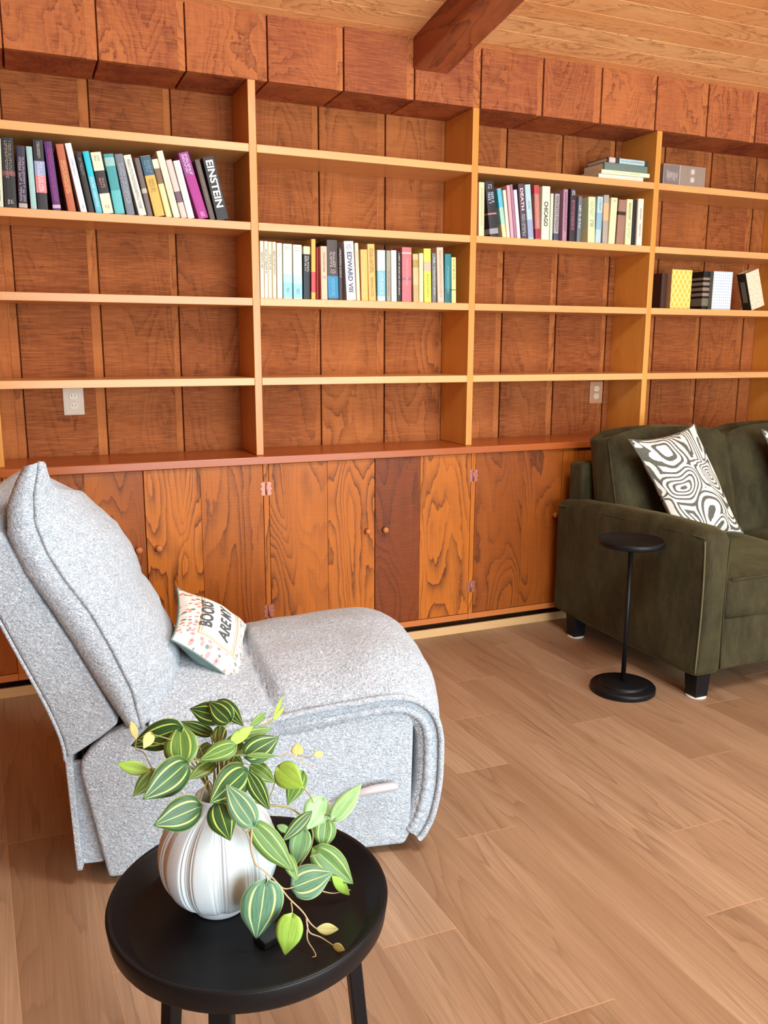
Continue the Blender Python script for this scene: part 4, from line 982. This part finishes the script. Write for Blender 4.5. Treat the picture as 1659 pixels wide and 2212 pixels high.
def maze_pillow(TL, TR, BR, BL, label):
    P_ = Pillow(TL, TR, BR, BL, 0.14, 0.05, 0.038)
    o = P_.half(-1).build('throw_pillow', M_MAZE, None); tag(o, label, 'pillow', 'maze-patterned pillows on the sofa')
    P_.half(1).build('patterned_front', M_MAZE, o)
    mb = MB(); r_ = P_.rim(24); mb.tube(r_, [0.0035+0.0012*(i % 2) for i in range(len(r_))], 6, closed=True); mb.build('edge_trim', M_MAZE, o)
maze_pillow((2.447, -0.515, 0.972), (2.835, -0.470, 1.020), (3.000, -0.640, 0.548), (2.610, -0.700, 0.535), 'white pillow with charcoal maze pattern leaning against the left sofa arm')
maze_pillow((3.233, -0.500, 0.985), (3.633, -0.470, 0.975), (3.673, -0.680, 0.535), (3.303, -0.690, 0.540), 'second maze-patterned pillow cut off by the right edge of the photo')

# ------------------------------------------------------------------ slim pedestal drink table
dt = thing('drink_table', 'slim black round pedestal drink table standing beside the green sofa arm', 'side table', (2.186, -0.872, 0))
mb = MB(); mb.lathe([(0.0001, 0.0005), (0.126, 0.0005), (0.130, 0.004), (0.130, 0.021), (0.126, 0.026), (0.096, 0.026), (0.094, 0.029), (0.094, 0.036), (0.090, 0.039), (0.0001, 0.039)], n=64); mb.build('base', M_BLACK, dt)
mb = MB(); mb.lathe([(0.0001, 0.039), (0.0095, 0.039), (0.0095, 0.6045), (0.0001, 0.6045)], n=20); mb.build('pole', M_BLACK, dt)
mb = MB(); mb.lathe([(0.0001, 0.605), (0.04, 0.605), (0.045, 0.610), (0.126, 0.610), (0.130, 0.614), (0.130, 0.630), (0.127, 0.633), (0.122, 0.632), (0.119, 0.627), (0.0001, 0.627)], n=64); mb.build('tabletop', M_BLACK, dt)

# ------------------------------------------------------------------ black tray side table
TX, TY, TZ, TR_ = 0.289, -2.271, 0.508, 0.2255
tt_ = thing('tray_table', 'round black tray-top side table with splayed legs in the foreground', 'side table', (TX, TY, 0))
mb = MB(); zt = TZ
mb.lathe([(0.0001, zt-0.041), (0.206, zt-0.041), (0.2185, zt-0.039), (0.2215, zt-0.034), (TR_, zt-0.004), (TR_-0.0015, zt), (TR_-0.007, zt), (TR_-0.010, zt-0.003), (0.192, zt-0.030), (0.188, zt-0.032), (0.0001, zt-0.032)], n=96); mb.build('tray', M_BLACK, tt_)
for ang in (math.radians(a_) for a_ in (-119, -6, 128)):
    mb = MB(); cx_, sy_ = math.cos(ang), math.sin(ang); tx, ty = -sy_, cx_
    def q(r_, t_, z_): return (cx_*r_+tx*t_, sy_*r_+ty*t_, z_)
    rt, rb, hw, hd = 0.162, 0.205, 0.018, 0.012
    mb.hexa([q(rb-hd, -hw*.8, 0.0004), q(rb+hd, -hw*.8, 0.0004), q(rb+hd, hw*.8, 0.0004), q(rb-hd, hw*.8, 0.0004), q(rt-hd, -hw, zt-0.0412), q(rt+hd, -hw, zt-0.0412), q(rt+hd, hw, zt-0.0412), q(rt-hd, hw, zt-0.0412)])
    mb.build('leg', M_BLACK, tt_, bevel=0.003)
TRAY = zt-0.032
# small flat glossy black block on the tray
mb = MB(); mb.box(-0.022, 0.022, -0.016, 0.016, 0, 0.012); o = mb.build('small_block', plain('gloss_black', (0.01, 0.01, 0.011, 1), 0.12), bevel=0.002)
p_ = onz(588, 2038, TRAY); o.location = (p_.x, p_.y+0.01, TRAY+0.0003); o.rotation_euler = (0, 0, 0.35); tag(o, 'small flat black block lying on the black tray under the lowest leaves', 'box')

# ------------------------------------------------------------------ ribbed white vase
def mat_vase():
    t = NT('white_ceramic'); tc = t.n('ShaderNodeTexCoord').outputs['Object']
    n1 = t.noise(t.mapping(tc, (30, 30, 3)), 1.0, 3.0, 0.6)
    c = t.mix(t.math('MULTIPLY', t.ramp(n1, [(0.42, G0), (0.7, G1)]), 0.22), rgb(206, 218, 222), rgb(172, 172, 164))
    t.set(t.b.inputs['Base Color'], c); t.b.inputs['Roughness'].default_value = 0.65; t.b.inputs['Specular IOR Level'].default_value = 0.2
    return t.m
VX, VY = 0.247, -2.240
def ribs(a_, r_, z_):
    if r_ < 0.036 or z_ < 0.014: return 1.0
    k = a_*11/(2*PI) + 0.10*math.sin(z_*14); f = abs((k % 1.0)-0.5)*2     # 1 at the middle of the reeded band
    lobe = 1.0 - 0.065*max(0, (f-.45)/.55)**1.3
    reed = 0.011*math.cos((f-.5)*PI*9)*min(1, max(0, (f-.5)/.08)) if f > .5 else 0
    return lobe + reed*min(1, (r_-.036)/.02)
vp2 = [(0.0001, 0.0), (0.043, 0.0), (0.0455, 0.003), (0.0455, 0.010), (0.043, 0.014)]
for i in range(1, 30):
    th_ = -PI*0.33 + i/30*PI*0.80; vp2.append((0.014+0.0825*max(0.0, math.cos(th_))**0.80, 0.094+0.084*math.sin(th_)))
vp2 = [q for q in vp2 if q[1] < 0.172]
vp2 += [(0.036, 0.177), (0.031, 0.183), (0.031, 0.190), (0.034, 0.196), (0.030, 0.197), (0.026, 0.190), (0.026, 0.176), (0.034, 0.165), (0.0001, 0.160)]
mb = MB(); mb.lathe(vp2, n=528, mod=ribs)
vase = mb.build('vase', mat_vase()); vase.location = (VX, VY, TRAY+0.0004)
tag(vase, 'round white ribbed pumpkin-shaped vase standing on the black tray table', 'vase')

# ------------------------------------------------------------------ striped trailing artificial plant
def mat_leaf(name, base, edge, stripe, vein=True, strength=1.0):
    t = NT(name); uv = t.n('ShaderNodeTexCoord').outputs['UV']; sp = t.n('ShaderNodeSeparateXYZ'); t.set(sp.inputs[0], uv)
    u = t.math('SUBTRACT', t.math('MULTIPLY', sp.outputs[0], 2.0), 1.0); v = sp.outputs[1]; au = t.math('ABSOLUTE', u)
    nz = t.noise(t.mapping(uv, (30, 3, 1)), 1.0, 3.0, 0.6); n2 = t.noise(uv, 5.0, 2.0, 0.5)
    c = t.mix(t.ramp(nz, [(0.35, G0), (0.7, G1)]), base, edge)
    c = t.mix(t.math('MULTIPLY', n2, 0.25), c, edge)
    def band(c0, w_, soft):
        d = t.math('ABSOLUTE', t.math('SUBTRACT', au, c0)); return t.ramp(d, [(w_, G1), (w_+soft, G0)])
    s1 = band(0.56, 0.035, 0.03); s0 = t.ramp(au, [(0.018, G1), (0.045, G0)]); s2 = t.ramp(au, [(0.93, G0), (0.97, G1)])
    fade = t.ramp(v, [(0.03, G0), (0.14, G1), (0.9, G1), (0.99, G0)])
    c = t.mix(t.math('MULTIPLY', t.math('MAXIMUM', t.math('MULTIPLY', s1, fade), t.math('MULTIPLY', s0, 0.8)), strength), c, stripe)
    c = t.mix(t.math('MULTIPLY', s2, 0.5), c, stripe)
    t.set(t.b.inputs['Base Color'], c); t.b.inputs['Roughness'].default_value = 0.42; t.b.inputs['Specular IOR Level'].default_value = 0.4
    t.b.inputs['Subsurface Weight'].default_value = 0.0
    t.bump(t.math('ADD', nz, t.math('MULTIPLY', t.math('SUBTRACT', 1.0, s0), 0.6)), 0.25, 0.001)
    return t.m
LM = [mat_leaf('leaf_dark_striped', rgb(28, 62, 34), rgb(62, 104, 56), rgb(200, 216, 104)),
      mat_leaf('leaf_mid_green', rgb(70, 108, 46), rgb(104, 142, 70), rgb(196, 212, 112), strength=0.75),
      mat_leaf('leaf_lime', rgb(134, 176, 60), rgb(168, 202, 92), rgb(110, 154, 50), strength=0.35),
      mat_leaf('leaf_bud_yellow', rgb(176, 170, 92), rgb(204, 198, 130), rgb(150, 130, 70), strength=0.3),
      mat_leaf('leaf_pale_green', rgb(120, 168, 104), rgb(156, 196, 140), rgb(206, 222, 150), strength=0.6),
      mat_leaf('leaf_grey_green_striped', rgb(66, 112, 84), rgb(112, 150, 122), rgb(214, 224, 140))]
M_STEM = plain('plant_stem', rgb(150, 142, 78), 0.6)
M_STEM2 = plain('pale_vine', rgb(186, 160, 122), 0.6)
plant = thing('trailing_plant', 'artificial striped-leaf trailing plant spilling out of the white vase', 'plant', (VX, VY, TRAY+0.165))
PORG = Vector(plant.location)
def zpt(zx, zy, D_):
    x, y_ = 200+zx/2.514, 1480+zy/2.514
    p = atd(x, y_, D_)
    if p.z < TRAY+0.006 and (p-Vector((TX, TY, p.z))).length < 0.19:
        p = onz(x, y_, TRAY+0.006)
    return p
def leaf_mesh(base, tip, width, kind, roll=0.0, droop=0.12, fold=0.18, shape=0):
    ax = tip-base; L = ax.length; ax.normalize()
    view = (CAM-(base+tip)/2).normalized(); side = ax.cross(view).normalized(); up = side.cross(ax).normalized()
    R = Matrix.Rotation(roll, 3, ax); side = R @ side; up = R @ up
    mb = MB(); NL, NW = 16, 8; rows, uvs = [], []
    for i in range(NL+1):
        s = i/NL
        if shape == 1: hw = math.sin(PI*min(1, s**0.9))**0.9*0.5     # slender
        else: hw = 0.5*(math.sin(PI*s**0.64)**0.72)*(1 if s < .55 else (1-((s-.55)/.45)**1.5*0.42))
        hw = max(hw, 0.012 if 0 < i < NL else 0.004)
        r_, q_ = [], []
        for j in range(NW+1):
            u = 2*j/NW-1; wdt = hw*width
            back = 0.10*L*(1-s)**6*abs(u)*(0 if shape == 1 else 1)
            off = side*(u*wdt) + ax*(s*L - back) + up*(-droop*L*(s-0.5)**2*1.2 + droop*L*0.3 + fold*abs(u)*wdt - 0.10*wdt*u*u*2)
            r_.append(base+off-PORG); q_.append((j/NW, s))
        rows.append(r_); uvs.append(q_)
    V = mb.grid(rows, uvs=uvs)
    o = mb.build('leaf', LM[kind], plant, recalc=False)
    m_ = o.modifiers.new('thickness', 'SOLIDIFY'); m_.thickness = 0.0006; m_.offset = 0
    return o
# base x, base y, tip x, tip y, width (all measured on the plant), kind, base depth, tip depth, slender
LV = [
 (700, 170, 528, 128, 118, 0, 1.40, 1.42, 0), (742, 192, 632, 88, 120, 0, 1.37, 1.41, 0), (692, 92, 822, 226, 92, 0, 1.42, 1.36, 0),
 (470, 238, 208, 330, 150, 0, 1.36, 1.38, 0), (486, 412, 476, 205, 175, 1, 1.33, 1.37, 0), (500, 430, 270, 622, 178, 0, 1.32, 1.27, 0),
 (345, 470, 218, 606, 92, 1, 1.36, 1.33, 0), (574, 662, 330, 762, 178, 0, 1.285, 1.245, 0), (826, 470, 636, 640, 178, 0, 1.33, 1.26, 0),
 (840, 462, 962, 680, 92, 0, 1.34, 1.29, 1), (866, 752, 724, 538, 138, 5, 1.255, 1.275, 0), (684, 646, 748, 846, 158, 0, 1.275, 1.235, 0),
 (656, 424, 520, 514, 84, 1, 1.35, 1.32, 0), (768, 332, 580, 408, 100, 1, 1.35, 1.33, 0), (720, 300, 978, 236, 62, 1, 1.37, 1.41, 1),
 (760, 306, 872, 222, 62, 2, 1.355, 1.38, 0), (856, 222, 942, 148, 40, 1, 1.40, 1.43, 1), (838, 384, 1012, 282, 142, 0, 1.36, 1.39, 0),
 (830, 380, 1000, 384, 34, 1, 1.35, 1.36, 1), (1012, 452, 1146, 560, 134, 2, 1.34, 1.31, 0), (868, 440, 992, 530, 92, 1, 1.37, 1.36, 0),
 (1136, 478, 1058, 652, 100, 1, 1.38, 1.36, 0), (1246, 622, 1164, 786, 142, 4, 1.38, 1.36, 0), (1312, 722, 1462, 536, 98, 4, 1.36, 1.39, 0),
 (1192, 682, 1030, 848, 72, 0, 1.345, 1.32, 1), (880, 764, 1092, 1014, 132, 1, 1.29, 1.30, 0), (1040, 900, 1112, 1066, 64, 1, 1.33, 1.32, 1),
 (1146, 790, 1098, 982, 112, 4, 1.40, 1.41, 0), (1266, 736, 1248, 896, 118, 1, 1.43, 1.42, 0), (1214, 898, 1416, 1080, 150, 1, 1.40, 1.41, 0),
 (1096, 1096, 1306, 1018, 168, 5, 1.345, 1.36, 0), (1300, 1036, 1396, 1142, 56, 2, 1.39, 1.42, 1), (936, 1078, 888, 1378, 220, 5, 1.275, 1.290, 0),
 (1082, 1256, 1044, 1468, 138, 2, 1.270, 1.268, 0), (1214, 1322, 1336, 1326, 58, 3, 1.31, 1.32, 1), (1304, 1412, 1370, 1440, 42, 3, 1.305, 1.305, 1),
 (238, 296, 208, 194, 40, 3, 1.36, 1.38, 1), (318, 264, 276, 346, 58, 3, 1.345, 1.33, 0), (312, 466, 134, 426, 70, 2, 1.33, 1.32, 1),
 (1112, 376, 1112, 312, 62, 3, 1.37, 1.39, 0), (1200, 384, 1256, 368, 40, 3, 1.36, 1.37, 1), (980, 184, 1032, 58, 20, 2, 1.42, 1.47, 1),
 (984, 188, 1042, 118, 22, 2, 1.42, 1.45, 1), (640, 262, 478, 196, 70, 0, 1.42, 1.44, 0), (700, 232, 668, 342, 72, 1, 1.39, 1.37, 0),
 (800, 376, 776, 292, 72, 4, 1.38, 1.40, 0), (640, 330, 560, 400, 74, 1, 1.40, 1.38, 0), (820, 440, 700, 330, 60, 1, 1.385, 1.40, 1),
 (1000, 760, 1080, 800, 40, 1, 1.38, 1.39, 1), (1165, 860, 1100, 940, 60, 1, 1.43, 1.44, 0)]
mouth = Vector((VX, VY, TRAY+0.200))
random.seed(11)
for i, (bx, by, tx_, ty_, wpx, kd, d0, d1, sh) in enumerate(LV):
    b0, t0 = zpt(bx, by, d0), zpt(tx_, ty_, d1)
    wd = wpx/2.514/F_PX*(d0+d1)/2*1.08
    leaf_mesh(b0, t0, wd, kd, random.uniform(-0.3, 0.3), random.uniform(0.05, 0.16), random.uniform(0.10, 0.26), sh)
def stem(pts, r_=0.0012, m_=None):
    mb = MB(); P_ = smooth_path([Vector(p)-PORG for p in pts], 6); n = len(P_); mb.tube(P_, [r_*(1.15-0.45*i/n) for i in range(n)], 6)
    return mb.build('stem', m_ or M_STEM, plant)
# upright sprays: from inside the vase mouth to each leaf base
deep = Vector((VX, VY, TRAY+0.168))
for i, (bx, by, tx_, ty_, wpx, kd, d0, d1, sh) in enumerate(LV):
    b0 = zpt(bx, by, d0)
    if by < 670 and bx < 1010:
        side = Vector((b0.x-VX, b0.y-VY, 0)); side = side.normalized()*0.012 if side.length > .001 else Vector((0, 0, 0))
        mid = mouth.lerp(b0, 0.45) + Vector((0, 0, 0.030)); stem([deep + side*0.8, mouth+side+Vector((0, 0, 0.004)), mid, b0], 0.0013)
# trailing vines on the right
def Z(*q): return zpt(*q)
stem([deep, mouth+Vector((.012, -.004, .004)), Z(900, 640, 1.33), Z(1040, 660, 1.35), Z(1110, 690, 1.36), Z(1190, 780, 1.38), Z(1185, 880, 1.385), Z(1120, 990, 1.37), Z(1096, 1096, 1.345)], 0.0016)
stem([Z(1110, 690, 1.36), Z(1180, 720, 1.37), Z(1246, 700, 1.375), Z(1312, 722, 1.36)], 0.0012)
stem([Z(1020, 440, 1.34), Z(980, 560, 1.34), Z(950, 640, 1.34)], 0.0009)
stem([Z(1190, 780, 1.38), Z(1230, 740, 1.41), Z(1266, 736, 1.43)], 0.001)
stem([Z(1180, 930, 1.385), Z(1230, 915, 1.395), Z(1214, 898, 1.40)], 0.001)
stem([deep, mouth+Vector((.004, -.012, .004)), Z(850, 640, 1.30), Z(812, 760, 1.262), Z(840, 800, 1.255), Z(866, 752, 1.258)], 0.0011, M_STEM2)
stem([Z(866, 770, 1.26), Z(860, 880, 1.255), Z(885, 970, 1.26), Z(915, 995, 1.27), Z(990, 1060, 1.29), Z(1060, 1150, 1.30), Z(1140, 1230, 1.30), Z(1180, 1290, 1.305), Z(1214, 1322, 1.31)], 0.0015, M_STEM2)
stem([Z(990, 1060, 1.29), Z(1040, 1105, 1.31), Z(1096, 1096, 1.345)], 0.0012, M_STEM2)
stem([Z(940, 1030, 1.275), Z(950, 1060, 1.272), Z(936, 1082, 1.275)], 0.0011, M_STEM2)
stem([Z(1078, 1180, 1.30), Z(1084, 1220, 1.285), Z(1082, 1256, 1.27)], 0.0011, M_STEM2)
stem([Z(1160, 1260, 1.303), Z(1176, 1340, 1.30), Z(1240, 1370, 1.305), Z(1304, 1412, 1.305)], 0.0012, M_STEM2)
stem([Z(1168, 1300, 1.303), Z(1166, 1380, 1.295), Z(1200, 1440, 1.29), Z(1212, 1470, 1.285), Z(1192, 1478, 1.285)], 0.0011, M_STEM2)
stem([Z(1250, 1120, 1.38), Z(1310, 1130, 1.40), Z(1400, 1112, 1.42)], 0.001, M_STEM2)
stem([Z(1000, 388, 1.36), Z(1060, 372, 1.365), Z(1112, 378, 1.37), Z(1160, 392, 1.365), Z(1200, 384, 1.36)], 0.0009, M_STEM2)
stem([Z(1080, 378, 1.366), Z(1140, 420, 1.37), Z(1210, 446, 1.375)], 0.0008, M_STEM2)
stem([Z(430, 470, 1.32), Z(340, 470, 1.33), Z(280, 370, 1.34), Z(236, 350, 1.35), Z(238, 296, 1.36)], 0.0009)
stem([Z(1146, 560, 1.315), Z(1180, 600, 1.34), Z(1200, 640, 1.37)], 0.001)
